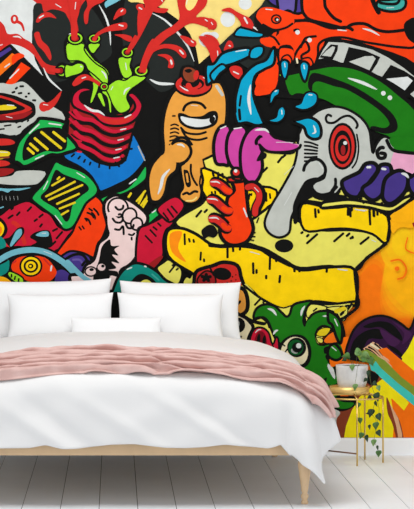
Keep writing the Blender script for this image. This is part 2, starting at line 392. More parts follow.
# orange flesh right of the card
Tl(70, 140)
P('O', [60, 350, 95, 310, 130, 290, 165, 320, 185, 380, 190, 440, 170, 500, 140, 550, 130, 610, 70, 585, 0, 575, -60, 610, -80, 600, -30, 530, 10, 480, 30, 430], k=8)
dashes('K', 8, [85, 375, 110, 385, 125, 405], [120, 352, 140, 372, 150, 392], [75, 405, 95, 412, 108, 440], [95, 352, 118, 368])
Tl(70, 210)
P('V', [-60, 300, 0, 240, 60, 230, 90, 270, 80, 330, 60, 414, -60, 414], k=10); S('v', 10, [10, 258, 50, 258, 72, 290, 74, 320])
dashes('K', 7, [75, 40, 90, 60], [62, 80, 75, 100], [110, 10, 128, 30, 130, 50], [45, 85, 60, 105])
Tl(0, 140)
S('W', 14, [180, 100, 230, 78])
Tl(0, 140, 2.957)
P('N', [165, 64, 190, 74, 250, 96, 286, 134, 286, 160, 256, 186, 240, 215, 222, 250, 205, 264, 185, 262, 160, 228, 104, 186, 95, 166, 130, 126, 150, 88], k=9)
P('K', [168, 88, 190, 102, 246, 124, 263, 146, 240, 166, 216, 190, 206, 232, 192, 240, 170, 206, 120, 172, 142, 142, 158, 100])
for f in ([152, 136, 192, 112], [134, 168, 224, 122], [142, 178, 246, 132], [166, 190, 236, 158], [174, 204, 224, 184], [168, 118, 178, 108], [180, 222, 204, 208]): S('j', 10, f, sharp=True)
S('W', 12, [128, 148, 142, 120]); S('W', 12, [162, 222, 184, 250]); S('W', 11, [226, 96, 252, 112])
# eye
Tl(0, 210)
P('V', [285, 300, 340, 290, 380, 360, 400, 414, 270, 414])
P('K', [-20, 270, 80, 215, 200, 205, 300, 240, 400, 340, 440, 414, -20, 440]) 
P('V', [290, 320, 330, 310, 375, 352, 400, 420, 260, 430, 285, 360])
P('O', [60, 305, 75, 260, 130, 238, 230, 245, 285, 300, 290, 335, 250, 372, 180, 378, 110, 350])
X('K', 160, 290, 60, 56); X('Y', 160, 290, 50, 47); X('K', 160, 290, 38, 35); X('Y', 160, 290, 27, 25); X('K', 159, 290, 14, 13); X('Y', 158, 290, 6)
S('W', 14, [268, 285, 262, 318]); S('R', 8, [65, 275, 85, 262]); S('R', 8, [225, 250, 262, 290])
P('t', [-20, 300, 30, 270, 48, 262, 40, 320, -20, 345]); P('E', [-20, 350, 30, 350, 70, 395, -20, 414])
P('L', [40, 325, 60, 318, 120, 352, 118, 395, 90, 385, 45, 345], k=6); S('K', 7, [60, 330, 60, 350]); S('K', 7, [80, 340, 75, 362]); S('K', 7, [98, 352, 95, 375])
P('L', [135, 372, 180, 378, 230, 372, 300, 372, 305, 400, 120, 420])
S('K', 34, [-20, 268, 80, 218, 160, 202, 240, 212, 310, 252, 370, 300, 450, 385]); S('c', 27, [-30, 276, 60, 224, 160, 206, 240, 220, 310, 258, 370, 310, 450, 400])
S('W', 7, [225, 213, 270, 230]); S('W', 16, [330, 385, 400, 400])

# --- hand / foot, pink
Tl(70, 210)
P('S', [190, 60, 175, 0, 185, -50, 235, -78, 285, -62, 340, -30, 395, 20, 400, 60, 372, 100, 355, 160, 352, 220, 330, 262, 300, 290, 260, 320, 250, 414, 100, 414, 20, 400, 0, 340, 60, 330, 80, 290, 120, 260, 135, 220, 150, 170, 195, 130], k=12)
P('K', [150, 260, 165, 190, 205, 152, 215, 185, 255, 185, 230, 205, 250, 235, 218, 232, 255, 275, 215, 268, 240, 300, 200, 310, 245, 318, 245, 345, 210, 340, 190, 380, 120, 360])
S('S', 26, [80, 330, 100, 300, 120, 295]); X('K', 108, 318, 34, 28); X('S', 108, 318, 26, 20); X('K', 112, 308, 12, 8); X('K', 165, 298, 28, 26); X('S', 163, 296, 20, 18); X('K', 170, 290, 9, 8)
S('K', 10, [60, 290, 85, 262, 110, 275]); S('c', 22, [-20, 260, 60, 340, 110, 372])
X('S', 248, -12, 52, 50, 10, k=7); X('S', 308, 30, 36, 40, 25, k=7); X('S', 345, 72, 30, 32, 20, k=7); X('S', 368, 108, 20, 22, 10, k=6)
P('S', [200, 10, 250, 45, 300, 85, 340, 130, 365, 150, 340, 200, 250, 180, 200, 100])
S('K', 9, [218, 40, 236, 62, 262, 64, 274, 44, 262, 22, 248, 26]); S('K', 9, [228, 98, 256, 102, 274, 84, 278, 130]); S('K', 9, [286, 66, 300, 92, 324, 92, 330, 72]); S('K', 8, [300, 124, 322, 130, 336, 118]); S('K', 8, [345, 110, 352, 124, 368, 124]); S('K', 8, [318, 138, 320, 158])
S('K', 9, [232, -20, 250, -2, 272, -8, 276, -28])
# cream bump, crimson panel, teal worm
Tl(140, 210)
P('C', [-10, 110, 40, 75, 100, 45, 155, 5, 200, 5, 225, 0, 165, 80, 135, 105, 120, 160, 120, 235, 80, 270, 20, 300, -20, 280], k=9)
P('C', [90, -10, 180, -70, 230, -20, 165, 60, 120, 40], k=8)
dashes('K', 8, [25, 130, 65, 172], [50, 100, 85, 138], [118, 12, 150, 55], [140, -8, 175, 40], [65, 85, 90, 105], [160, -22, 195, 18], [90, 65, 110, 85])
P('r', [40, 285, 100, 240, 118, 245, 70, 300]); 
P('y', [85, 300, 120, 270, 150, 255, 205, 290, 220, 330, 200, 385, 150, 380, 110, 340], k=10); dashes('K', 8, [150, 325, 185, 280], [165, 290, 180, 275], [185, 312, 200, 300])
P('t', [-140, 414, -115, 350, -80, 305, -30, 275, 30, 285, 90, 320, 130, 360, 180, 390, 180, 430, -140, 430], k=10)
P('K', [-60, 414, -30, 350, 10, 330, 60, 350, 90, 385, 100, 414]); P('y', [-30, 414, 0, 375, 30, 360, 60, 375, 75, 414])
S('T', 8, [60, 330, 100, 365]); S('W', 11, [-70, 308, -40, 296]); S('W', 10, [20, 290, 35, 294])
P('y', [225, 380, 240, 350, 260, 355, 275, 330, 290, 355, 270, 385, 245, 395])

# --- tan creature with the long nose
Tl(140, 70)
P('A', [120, 414, 115, 300, 130, 200, 165, 120, 210, 90, 300, 80, 390, 60, 425, 75, 450, 150, 448, 260, 430, 330, 400, 414, 350, 480, 370, 560, 345, 640, 330, 680, 320, 600, 235, 620, 225, 480, 200, 470, 190, 520, 150, 560, 130, 640, 100, 680, 60, 680, 45, 640, 40, 560, 60, 490, 100, 440], k=13)
S('G', 15, [392, 78, 430, 135])
X('K', 275, 80, 100, 62); X('R', 276, 76, 92, 52); X('K', 272, 72, 60, 32); X('R', 272, 78, 48, 22); X('K', 262, 62, 46, 30)
S('W', 14, [345, 42, 358, 72]); S('W', 7, [205, 82, 240, 104, 280, 110])
Tl(140, 0)
P('u', [218, 365, 232, 345, 265, 345, 295, 365, 300, 400, 280, 430, 240, 425, 218, 395], k=8); P('K', [230, 365, 255, 356, 270, 368, 248, 378]); X('R', 290, 390, 14, 26, 10); S('R', 26, [245, 430, 262, 462, 300, 470])
S('W', 8, [325, 400, 345, 412])
Tl(140, 70)
S('K', 11, [222, 215, 235, 185, 270, 168, 315, 175, 342, 202]); S('W', 7, [262, 182, 300, 186])
P('K', [198, 225, 225, 225, 262, 240, 320, 238, 360, 215, 395, 215, 404, 248, 388, 285, 330, 308, 260, 305, 212, 280, 198, 250])
P('W', [212, 240, 250, 248, 320, 256, 362, 250, 385, 235, 388, 260, 358, 285, 300, 296, 245, 285, 216, 262]); P('K', [358, 258, 372, 238, 388, 250, 380, 275, 368, 278])
S('K', 9, [208, 295, 240, 325, 300, 332, 345, 320]); S('K', 9, [215, 308, 245, 350, 300, 362, 350, 350])
for k in range(7): S('K', 6.5, [158-k*1.5, 268+k*20, 180, 261+k*20, 200+k, 270+k*20]) if k else S('K', 7, [165, 238, 185, 238])
X('A', 210, 400, 56, 50); S('K', 12, [165, 385, 190, 355, 230, 352, 262, 380, 272, 420, 250, 460, 205, 470]); S('W', 9, [195, 375, 225, 378])
Tl(140, 140)
S('A', 60, [140, 100, 180, 60, 220, 60]); X('A', 210, 55, 44, 40); S('K', 12, [180, 8, 220, 5, 252, 25, 264, 60, 240, 95, 195, 110]); S('W', 12, [200, 22, 232, 30])
S('W', 16, [155, 150, 120, 190, 108, 240, 92, 282]); 
Tl(130, 140, 2.957)
P('A', [150, 80, 154, 112, 158, 140, 148, 158, 150, 174, 170, 186, 192, 184, 206, 172, 210, 150, 206, 128, 210, 104, 222, 88, 205, 60, 170, 60, 160, 70], k=6)
P('A', [172, 20, 240, 20, 246, 60, 222, 84, 200, 90, 176, 70])
P('K', [158, 92, 164, 88, 172, 92, 178, 110, 180, 134, 172, 140, 164, 130]); S('A', 10, [167, 98, 171, 126]) 
S('K', 9, [180, 70, 180, 96, 188, 118, 200, 136]); S('K', 10, [154, 162, 168, 156, 176, 160, 190, 152, 202, 154])
S('p', 7, [164, 180, 186, 178, 198, 168])
Tl(130, 140, 2.957); P('A', [112, 20, 150, 6, 170, 16, 176, 40, 168, 60, 150, 66, 120, 60]); S('K', 12, [122, 14, 136, 4, 158, 4, 176, 18, 180, 40, 166, 62, 146, 72, 140, 80]); S('W', 11, [138, 14, 152, 14, 162, 22])
# --- big orange-red beast, cyan limbs
Tl(210, 0)
P('D', [60, 225, 240, 60, 300, -10, 430, -10, 430, 414, 300, 414, 60, 260])
P('R', [58, 55, 100, 40, 140, 62, 172, 78, 205, 95, 225, 130, 210, 155, 170, 145, 150, 105, 110, 68]); S('W', 16, [175, 88, 195, 125]); S('W', 14, [222, 140, 250, 158])
P('R', [-10, 100, 15, 98, 35, 120, 25, 148, -10, 150]); S('W', 7, [5, 115, 15, 130])
P('R', [-60, 190, 10, 200, 50, 250, 65, 300, 40, 335, 10, 320, -10, 260]); S('W', 10, [38, 262, 42, 300])
P('b', [125, 185, 150, 145, 190, 150, 240, 165, 278, 175, 260, 195, 190, 195], k=8)
P('R', [70, 260, 90, 215, 112, 215, 120, 245, 90, 255]); S('W', 8, [95, 235, 108, 240])
P('V', [300, -30, 480, -30, 480, 60, 414, 65, 340, 35, 300, 5], k=8)
P('O', [238, 85, 262, 45, 310, 38, 360, 55, 414, 70, 480, 80, 600, 60, 700, 60, 1060, 60, 1060, 400, 800, 300, 620, 190, 560, 300, 480, 310, 430, 300, 400, 330, 350, 360, 330, 414, 250, 430, 260, 370, 330, 330, 340, 260, 300, 240, 265, 225, 262, 200, 310, 190, 330, 160, 290, 150, 262, 120], k=0)
Tl(280, 0)
P('K', [-70, 380, 0, 400, 60, 414, 130, 350, 200, 290, 260, 200, 330, 205, 450, 230, 700, 330, 720, 500, -70, 500])
P('O', [-10, 160, 60, 125, 110, 100, 300, 130, 500, 125, 700, 150, 700, 240, 620, 245, 520, 232, 420, 215, 330, 195, 250, 200, 200, 230, 195, 290, 170, 350, 130, 330, 110, 290, 150, 260, 130, 215, 90, 260, 80, 280, 50, 330, 10, 320, -10, 300], k=9)
P('O', [118, -170, 118, 0, 108, 60, 150, 105, 250, 125, 340, 140, 440, 155, 700, 165, 700, -170], k=0)
P('O', [-10, 75, 80, 80, 118, 75, 120, 100, 60, 115, -10, 150])
P('v', [-10, -170, 75, -170, 80, 50, 40, 55, -10, 50], k=10)
S('K', 13, [112, -150, 112, 30, 128, 80, 160, 105, 240, 125, 340, 150]); S('K', 13, [232, -150, 230, 10, 245, 55, 280, 95, 320, 115])
S('K', 13, [-10, 150, 40, 115, 90, 108, 160, 110, 260, 145, 345, 142, 380, 160]); S('K', 13, [345, 142, 380, 125, 440, 125, 500, 155, 560, 165, 650, 155])
S('W', 12, [295, 155, 345, 160]); S('W', 10, [425, 148, 470, 160, 515, 185])
S('K', 10, [30, 260, 50, 190, 72, 158, 100, 155]); X('W', 90, 168, 12); S('K', 10, [105, 250, 120, 215, 138, 195, 190, 188]); X('W', 152, 208, 12)
P('T', [500, 40, 510, 5, 560, 0, 640, -5, 648, 30, 620, 55, 560, 60], k=10); S('K', 12, [510, 15, 560, 22, 600, 20, 620, 0]); S('K', 22, [470, -20, 490, 30, 515, 75]); S('W', 8, [548, 42, 590, 40])
P('K', [640, 130, 660, 105, 700, 100, 710, 220, 670, 210, 645, 170])
# beast's eye and cyan limbs
Tl(210, 0)
P('K', [228, 100, 240, 70, 250, 110, 300, 145, 360, 160, 330, 170, 310, 185, 284, 186, 240, 150]); P('O', [238, 85, 262, 48, 310, 38, 400, 62, 430, 80, 430, 130, 370, 150, 300, 142, 262, 118])
P('O', [265, 200, 330, 195, 370, 165, 430, 155, 430, 300, 400, 300, 390, 260, 340, 250, 290, 240, 268, 222])
S('K', 9, [270, 125, 330, 155, 390, 145, 430, 120]); S('K', 9, [290, 180, 330, 195, 360, 235]) 
X('K', 342, 100, 28, 26); X('O', 342, 100, 19, 17); X('K', 345, 102, 13); X('W', 348, 103, 6); S('W', 10, [285, 48, 325, 52])
P('K', [355, 300, 360, 240, 430, 250, 430, 420, 330, 440, 340, 350])
P('O', [360, 262, 385, 250, 430, 262, 430, 310, 400, 320, 365, 330]); P('O', [235, 440, 260, 380, 345, 330, 350, 410, 330, 440, 300, 470])
P('b', [365, 345, 385, 318, 402, 345, 398, 390, 380, 405, 368, 380], k=8); S('W', 9, [382, 335, 388, 350]) 
P('O', [230, 490, 250, 420, 300, 380, 350, 400, 330, 470, 290, 490])
P('b', [-20, 340, 20, 330, 60, 280, 120, 258, 200, 248, 210, 280, 190, 300, 120, 330, 60, 350, 30, 400, -10, 440, -20, 414], k=10); S('W', 12, [130, 268, 190, 258])
P('b', [205, 300, 210, 260, 240, 240, 275, 245, 272, 280, 240, 305], k=8)
P('R', [100, 355, 125, 340, 160, 350, 168, 380, 150, 410, 115, 390]); S('W', 12, [118, 370, 150, 385])
P('b', [165, 400, 200, 360, 240, 330, 290, 310, 320, 255, 335, 250, 330, 330, 280, 360, 230, 400, 225, 500, 270, 620, 280, 640, 240, 650, 190, 635, 150, 640, 135, 620, 130, 520, 150, 430], k=10)
Tl(210, 70); S('W', 16, [210, 75, 200, 150, 212, 232]); S('K', 9, [160, 130, 152, 190]); S('K', 12, [150, 200, 155, 262]); S('b', 8, [138, 220, 145, 260])
P('O', [245, 70, 265, 20, 330, -10, 350, 5, 340, 60, 310, 95, 270, 90])
P('b', [310, 180, 312, 130, 335, 102, 358, 100, 355, 125, 335, 140, 322, 165], k=6); S('W', 9, [332, 112, 348, 106])
P('b', [298, 262, 340, 245, 352, 205, 375, 190, 390, 215, 380, 250, 345, 272], k=6); S('W', 10, [370, 205, 372, 232])
P('b', [0, 30, 20, 0, 60, -30, 85, -10, 50, 20, 20, 60], k=8)

# --- film-reel ring and green ring
Tl(280, 0)
P('G', [192, 308, 215, 258, 248, 212, 330, 215, 400, 232, 480, 252, 560, 292, 640, 345, 760, 440, 760, 560, 700, 520, 640, 470, 580, 430, 510, 398, 430, 370, 350, 345, 280, 318, 230, 308], k=9, sharp=True)
P('K', [203, 298, 232, 262, 262, 230, 300, 234, 296, 262, 272, 310], sharp=True); P('G', [215, 288, 240, 262, 270, 240, 284, 244, 278, 266, 262, 294], sharp=True)
Tl(334, 0)
P('K', [75, 244, 160, 262, 238, 296, 222, 330, 190, 378, 120, 355, 46, 328], sharp=True); P('G', [76, 320, 158, 292, 200, 290, 214, 304, 182, 364], sharp=True)
P('K', [292, 336, 360, 366, 450, 424, 450, 450, 414, 470, 366, 510, 300, 440, 236, 414], sharp=True)
Tl(334, 70)
P('K', [240, 45, 265, 12, 293, -26, 360, 4, 450, 62, 450, 90, 400, 75, 366, 126, 300, 80], sharp=True); P('W', [268, 46, 380, 35, 406, 56, 365, 106, 310, 70], sharp=True)
P('K', [-280, 100, -260, 0, -160, -15, 0, -40, 120, -20, 230, 30, 330, 110, 430, 210, 430, 420, 340, 350, 200, 290, 0, 120, -200, 110])
P('n', [-240, 100, -250, 40, -190, 20, -100, 0, 0, -15, 110, 0, 220, 50, 320, 125, 430, 240, 430, 430, 360, 420, 300, 420, 290, 350, 220, 320, 150, 280, 60, 210, 0, 180, -60, 150, -180, 120, -220, 130])
P('K', [-130, 40, -100, 15, 0, 45, 100, 85, 200, 145, 290, 215, 325, 270, 320, 315, 260, 330, 190, 305, 200, 290, 260, 300, 285, 275, 240, 215, 150, 150, 60, 100, 0, 85, -80, 60, -110, 75, -115, 110, -135, 90])
S('W', 16, [70, 42, 150, 68, 222, 102]); X('W', 254, 121, 12); X('W', 288, 144, 12)
S('W', 10, [348, 350-0, 350, 360]) 
S('L', 8, [-280, 30, -265, 10, -262, -20])
Tl(280, 70)
P('b', [80, 190, 110, 175, 130, 130, 155, 118, 185, 130, 185, 165, 160, 190, 120, 202], k=14); P('b', [80, 190, 110, 175, 130, 130, 155, 118, 185, 130, 185, 165, 160, 190, 120, 202]); S('W', 10, [145, 128, 168, 130])
Tl(280, 0)
# claws
P('O', [10, 300, 40, 285, 60, 310, 50, 340, 10, 340], k=6); P('O', [110, 310, 150, 300, 170, 330, 150, 350, 110, 345], k=6)
P('b', [0, 330, 20, 310, 45, 325, 42, 370, 28, 410, 10, 395], k=9); S('W', 9, [22, 325, 26, 350])
P('b', [100, 340, 120, 318, 148, 335, 145, 380, 128, 425, 108, 390], k=9); S('W', 10, [122, 335, 126, 360]); S('e', 9, [85, 300, 90, 330])
# --- pink fingers and yellow cheese slabs
Tl(140, 140)
Tl(0, 0, 1)
# upper slab faces
P('y', [203, 160, 220, 152, 262, 148, 300, 140, 330, 165, 345, 195, 385, 198, 412, 190, 400, 205, 385, 214, 350, 208, 316, 202, 300, 200, 276, 192, 240, 188, 205, 168], k=9, sharp=True)
P('Y', [204, 168, 240, 184, 276, 190, 272, 216, 258, 222, 240, 225, 205, 196, 203, 180], k=9)
P('y', [175, 222, 200, 205, 210, 200, 245, 220, 262, 212, 275, 205, 300, 222, 320, 230, 352, 230, 386, 236, 380, 248, 366, 258, 356, 270, 330, 266, 300, 268, 284, 260, 262, 248, 240, 245, 215, 245, 195, 236], k=10)
P('Y', [302, 204, 330, 208, 360, 206, 387, 216, 389, 236, 384, 243, 372, 234, 350, 229, 330, 229, 304, 230], k=9, sharp=False)
P('Y', [167, 232, 180, 228, 196, 234, 215, 246, 240, 246, 262, 250, 285, 262, 302, 270, 330, 267, 355, 270, 356, 302, 350, 305, 330, 303, 310, 302, 285, 312, 262, 300, 242, 284, 205, 278, 190, 272, 168, 256], k=11)
P('a', [170, 234, 182, 232, 178, 248, 186, 262, 172, 252])
Tl(140, 210)
dashes('K', 9, [230, 120, 232, 182], [252, 145, 258, 168], [275, 150, 280, 170], [315, 215, 312, 262], [330, 250, 332, 270])
dashes('K', 10, [288, 38, 320, 0], [330, 15, 350, -5])
Tl(210, 140)
dashes('K', 10, [100, 128, 110, 95], [180, 150, 198, 128], [268, 170, 298, 140], [348, 120, 375, 85], [372, 92, 392, 75], [88, 108, 100, 95], [42, 200, 42, 165], [70, 200, 62, 170], [20, 190, 12, 165])
dashes('K', 8, [292, 320, 290, 270], [312, 305, 308, 275], [345, 290, 345, 262], [200, 310, 205, 275], [212, 290, 215, 275], [8, 265, 12, 290], [48, 258, 55, 280], [25, 262, 28, 280])
Tl(210, 210)
dashes('K', 10, [90, 195, 90, 250], [118, 190, 120, 218], [155, 190, 154, 210], [310, 240, 308, 310], [340, 245, 342, 270], [222, 270, 224, 332], [240, 305, 240, 330], [290, 335, 290, 358], [362, 335, 358, 378])
S('W', 10, [205, 215, 258, 230]); S('K', 17, [-10, 182, 60, 186, 130, 175, 190, 175, 250, 195, 320, 240, 420, 290])
Tl(280, 210)
dashes('K', 10, [105, 122, 120, 112], [135, 175, 195, 122], [135, 140, 150, 125], [275, 165, 330, 118], [340, 138, 362, 118], [370, 148, 380, 138], [72, 300, 75, 322], [95, 305, 102, 322], [242, 290, 240, 325], [180, -10, 184, 42], [196, -5, 200, 18], [350, -5, 350, 30], [368, -10, 370, 8])
X('K', 20, 185, 48, 34); S('W', 12, [295, 305, 350, 312])
Tl(334, 210)
dashes('K', 10, [132, 178, 182, 138], [80, 150, 100, 135], [72, -20, 74, 30], [182, 0, 186, 80], [202, -5, 204, 35], [222, -5, 224, 30], [90, -20, 92, 5], [240, 0, 242, 20])
S('W', 12, [15, 305, 62, 312]); S('W', 8, [192, 155, 218, 165]); S('W', 8, [132, -2, 170, 2])
P('E', [290, 30, 340, -20, 414, -60, 430, -60, 430, 80, 340, 90, 300, 120]); S('K', 12, [275, 25, 300, 5, 350, -25]); S('K', 12, [270, 10, 285, 80, 275, 160]) 
S('K', 12, [275, 170, 180, 240, 110, 305]); S('K', 13, [105, 300, 110, 360, 118, 430, 125, 500])
S('F', 8, [290, 265, 340, 258, 372, 300, 360, 345, 325, 358]); X('F', 325, 303, 12); S('F', 6, [380, 140, 370, 200, 414, 225]); P('r', [402, 60, 414, 20, 430, 20, 430, 100, 414, 95])
# --- grey head
Tl(280, 70)
P('G', [92, 414, 92, 370, 110, 300, 160, 240, 210, 205, 280, 190, 350, 205, 420, 250, 460, 310, 470, 380, 480, 430, 500, 380, 540, 345, 590, 380, 610, 470, 590, 520, 440, 560, 330, 600, 290, 640, 262, 640, 200, 648, 165, 620, 120, 560, 80, 500], k=9)
Tl(260, 140, 2.688)
P('G', [110, -20, 98, 40, 88, 75, 58, 130, 28, 180, 12, 222, 24, 250, 52, 262, 78, 248, 84, 208, 102, 172, 122, 138, 150, 110, 170, 70, 160, 20], k=9)
P('G', [112, -25, 108, 40, 96, 80, 130, 110, 150, 104, 172, 90, 190, 60, 180, 0])
Tl(280, 70)
P('b', [65, 268, 100, 255, 150, 245, 195, 268, 212, 310, 205, 350, 170, 358, 138, 338, 120, 295], k=11); S('W', 10, [172, 285, 182, 320, 165, 330])
S('K', 10, [268, 242, 248, 232, 236, 250, 246, 272, 280, 272, 320, 245, 355, 238, 385, 258, 400, 285, 390, 305])
X('K', 322, 395, 74, 122); X('R', 322, 395, 62, 108); X('K', 322, 400, 48, 88); X('R', 322, 405, 38, 68); X('K', 325, 400, 27, 46); X('r', 325, 415, 12, 26); X('W', 336, 378, 10)
S('K', 7, [395, 330, 405, 400, 395, 470, 370, 510])
for k in range(6): S('K', 8, [122, 372+k*20, 155, 376+k*19, 198-k, 392+k*14])
Tl(280, 140)
S('K', 13, [120, 165, 130, 130, 165, 100, 205, 105, 232, 140, 228, 180, 190, 205]); S('W', 9, [200, 118, 222, 150]); S('W', 7, [20, 180, 70, 135]); S('W', 9, [60, 270, 20, 340])
P('K', [180, 205, 235, 165, 240, 150, 232, 200, 180, 225, 172, 240, 182, 262, 210, 275, 240, 272, 262, 262, 285, 235, 300, 245, 280, 275, 340, 290, 340, 320, 200, 310, 150, 270, 170, 215])
P('K', [140, 205, 195, 195, 170, 240, 190, 280, 120, 320, 90, 345, 92, 420, 70, 430, 65, 350, 80, 300, 110, 240])
S('K', 12, [285, 195, 285, 235, 262, 268]); S('K', 10, [310, 260, 295, 285])
Tl(334, 140)
P('P', [310, 60, 340, 60, 430, 80, 430, 180, 380, 165, 300, 150, 290, 130]); S('K', 11, [205, 0, 200, 25, 205, 50]); S('K', 15, [262, 42, 240, 40, 222, 62, 232, 92, 258, 92, 262, 72, 232, 68])
P('n', [290, -10, 430, -10, 430, 70, 360, 60, 310, 45]); S('K', 14, [268, -5, 300, 50, 370, 65, 430, 70]) 

# right yellow-orange ledge line and purple fingers
Tl(334, 140)
P('E', [290, 380, 350, 335, 414, 300, 430, 300, 430, 420, 300, 420]) 
P('y', [-60, 325, 0, 315, 80, 308, 160, 320, 240, 335, 300, 340, 360, 300, 405, 290, 380, 320, 290, 372, 180, 350, 60, 340, -60, 352], k=11)
for f in ([82, 350, 84, 400], [90, 300, 105, 285], [128, 310, 145, 298], [148, 330, 156, 318], [182, 355, 184, 400], [240, 335, 250, 322], [205, 360, 206, 400], [70, 345, 74, 370]): S('K', 10, f)
S('K', 12, [414, 300, 350, 340, 285, 385, 290, 414]); S('W', 12, [105, 358, 160, 368]) 
P('V', [380, 210, 400, 190, 430, 180, 430, 280, 395, 265], k=12)
P('V', [40, 215, 80, 190, 130, 165, 160, 125, 205, 120, 225, 155, 180, 220, 140, 270, 120, 295, 80, 290, 50, 260], k=14)
P('V', [145, 250, 190, 215, 225, 165, 240, 130, 285, 130, 295, 170, 270, 230, 240, 290, 200, 312, 160, 290], k=14)
P('V', [250, 260, 265, 200, 310, 165, 350, 160, 380, 195, 370, 260, 320, 315, 280, 330, 252, 305], k=14)
S('W', 17, [165, 142, 192, 140]); S('W', 17, [242, 148, 270, 152]); S('W', 15, [345, 172, 370, 180, 385, 198])
Tl(210, 70)
P('M', [70, 490, 30, 480, 18, 400, 30, 330, 60, 290, 100, 295, 105, 360, 90, 420, 95, 490], k=12)
P('M', [150, 510, 110, 500, 85, 430, 90, 350, 120, 300, 165, 290, 190, 320, 170, 380, 165, 450, 165, 500], k=12)
P('M', [165, 540, 155, 450, 165, 380, 195, 320, 240, 290, 290, 300, 330, 345, 380, 365, 430, 370, 430, 425, 340, 425, 270, 418, 270, 510, 240, 575, 200, 582], k=12)
P('M', [280, -1, 281, -1, 281, 0]) if False else None
S('K', 14, [240, 390, 240, 365, 262, 345, 262, 400, 270, 420]); S('W', 13, [230, 312, 280, 308, 305, 325]); S('W', 12, [120, 305, 165, 298]); S('W', 11, [50, 305, 85, 290])
S('W', 11, [350, 375, 430, 378])
Tl(210, 140)
P('P', [262, 40, 320, 55, 400, 55, 430, 40, 470, 30, 440, 20, 380, 25, 300, 10, 265, -5]); P('M', [262, -10, 330, -5, 430, 20, 455, 30, 430, 50, 330, 58, 262, 35]); S('K', 12, [250, 20, 300, 60, 400, 62, 455, 45, 470, 20]); S('W', 8, [340, 12, 414, 12])
P('K', [262, 66, 290, 70, 285, 95, 240, 110])

# --- red claw jug
P('O', [110, 200, 175, 200, 190, 300, 200, 380, 215, 420, 222, 470, 190, 525, 130, 545, 80, 530, 50, 480, 60, 400, 80, 380, 90, 300, 125, 260], k=13)
S('K', 50, [180, 250, 220, 235, 255, 260, 262, 300, 240, 350, 230, 400]); S('R', 28, [180, 250, 220, 240, 250, 268, 252, 310, 235, 350, 232, 395]); S('W', 8, [228, 245, 252, 270])
ARMS = ([-2, 225, 30, 222, 60, 238, 88, 262, 115, 268], [-18, 312, 20, 312, 60, 345, 90, 365, 118, 360], [-10, 412, 25, 408, 60, 430, 85, 455, 110, 450])
for f in ARMS:
    S('K', 60, f); S('R', 34, f); S('O', 22, f[4:]); S('W', 8, [f[0]+2, f[1]-8, f[2]+4, f[3]-6, f[2]+22, f[3]+4])
P('K', [-45, 470, -10, 440, 20, 445, 40, 480, 20, 505, -10, 500, -30, 510]); P('R', [95, 195, 165, 195, 170, 215, 100, 218], k=9)
S('K', 9, [108, 190, 125, 205, 155, 208, 168, 195]); X('R', 135, 168, 25, 24, k=10); X('W', 132, 160, 9)
S('W', 16, [172, 350, 192, 400]); dashes('K', 6, [205, 500, 235, 500], [200, 515, 228, 520], [212, 485, 236, 478], [240, 430, 252, 400])

# --- red ear, behind the pillow
Tl(140, 210)
P('R', [280, 370, 290, 320, 330, 300, 370, 290, 430, 270, 500, 285, 520, 340, 522, 430, 290, 430], k=13)
P('r', [300, 350, 340, 315, 380, 330, 390, 380, 340, 400, 300, 385], k=6); 
for a in range(5): S('K', 17, [342, 350, 342+30*math.cos(a*1.257-.3), 350+25*math.sin(a*1.257-.3)])
Tl(210, 210)
X('K', 62, 330, 48, 32, 10); dashes('K', 7, [112, 345, 120, 345], [130, 335, 136, 335], [105, 365, 112, 368], [130, 360, 136, 362], [85, 375, 92, 376], [25, 290, 40, 285]); S('K', 8, [20, 340, 0, 300])

# --- slab tail and green head lower right
Tl(0, 0, 1)
P('y', [242, 284, 262, 300, 285, 312, 310, 305, 330, 304, 352, 304, 342, 318, 320, 340, 300, 380, 240, 380, 236, 330], k=0)
S('K', 10, [352, 303, 343, 315, 334, 325]); S('K', 10, [242, 284, 262, 299, 285, 309, 303, 303, 330, 304, 356, 301])
Tl(284, 290, 6.9)
dashes('K', 9, [190, 160, 215, 135], [345, 165, 375, 130], [385, 180, 395, 165], [215, 150, 190, 165], [360, 150, 400, 130])
Tl(234, 280, 6.9)
P('A', [-20, 60, 60, 60, 90, 120, 90, 200, 50, 240, -20, 250], k=14); S('K', 9, [20, 170, 40, 150, 35, 140])
dashes('K', 9, [138, 175, 190, 120], [195, 158, 212, 142])
P('e', [-20, 250, 60, 250, 110, 290, 130, 330, 100, 400, 60, 560, -60, 560], k=12); X('K', 30, 310, 46, 52); X('g', 18, 300, 20, 26); S('W', 10, [8, 290, 16, 312]); dashes('K', 10, [40, 395, 52, 385])
S('K', 14, [60, 245, 120, 280, 200, 300, 215, 290])
Tl(230, 280, 3.45)
P('y', [160, 92, 185, 96, 218, 88, 212, 118, 196, 130, 180, 118], k=5); P('y', [268, 88, 300, 84, 345, 98, 300, 108, 272, 130, 262, 118], k=4); P('y', [330, 96, 400, 92, 400, 130, 385, 140, 365, 112], k=4)
dashes('K', 7, [285, 108, 300, 96], [360, 108, 385, 92], [378, 118, 395, 104], [392, 108, 398, 100])
P('n', [270, 136, 290, 114, 320, 106, 352, 112, 380, 140, 393, 186, 389, 224, 378, 218, 366, 192, 350, 170, 322, 158, 302, 170, 292, 196, 280, 220, 256, 190], k=9)
P('n', [290, 220, 310, 226, 340, 218, 370, 220, 394, 238, 404, 266, 384, 260, 352, 252, 348, 264, 362, 286, 376, 322, 372, 356, 340, 366, 290, 340, 270, 280], k=9)
P('n', [82, 134, 88, 102, 116, 84, 150, 88, 176, 110, 194, 126, 206, 116, 214, 90, 236, 78, 282, 72, 264, 96, 258, 140, 290, 200, 300, 240, 330, 330, 300, 370, 240, 340, 180, 290, 164, 250, 172, 222, 158, 206, 142, 170, 130, 142, 112, 128], k=9)
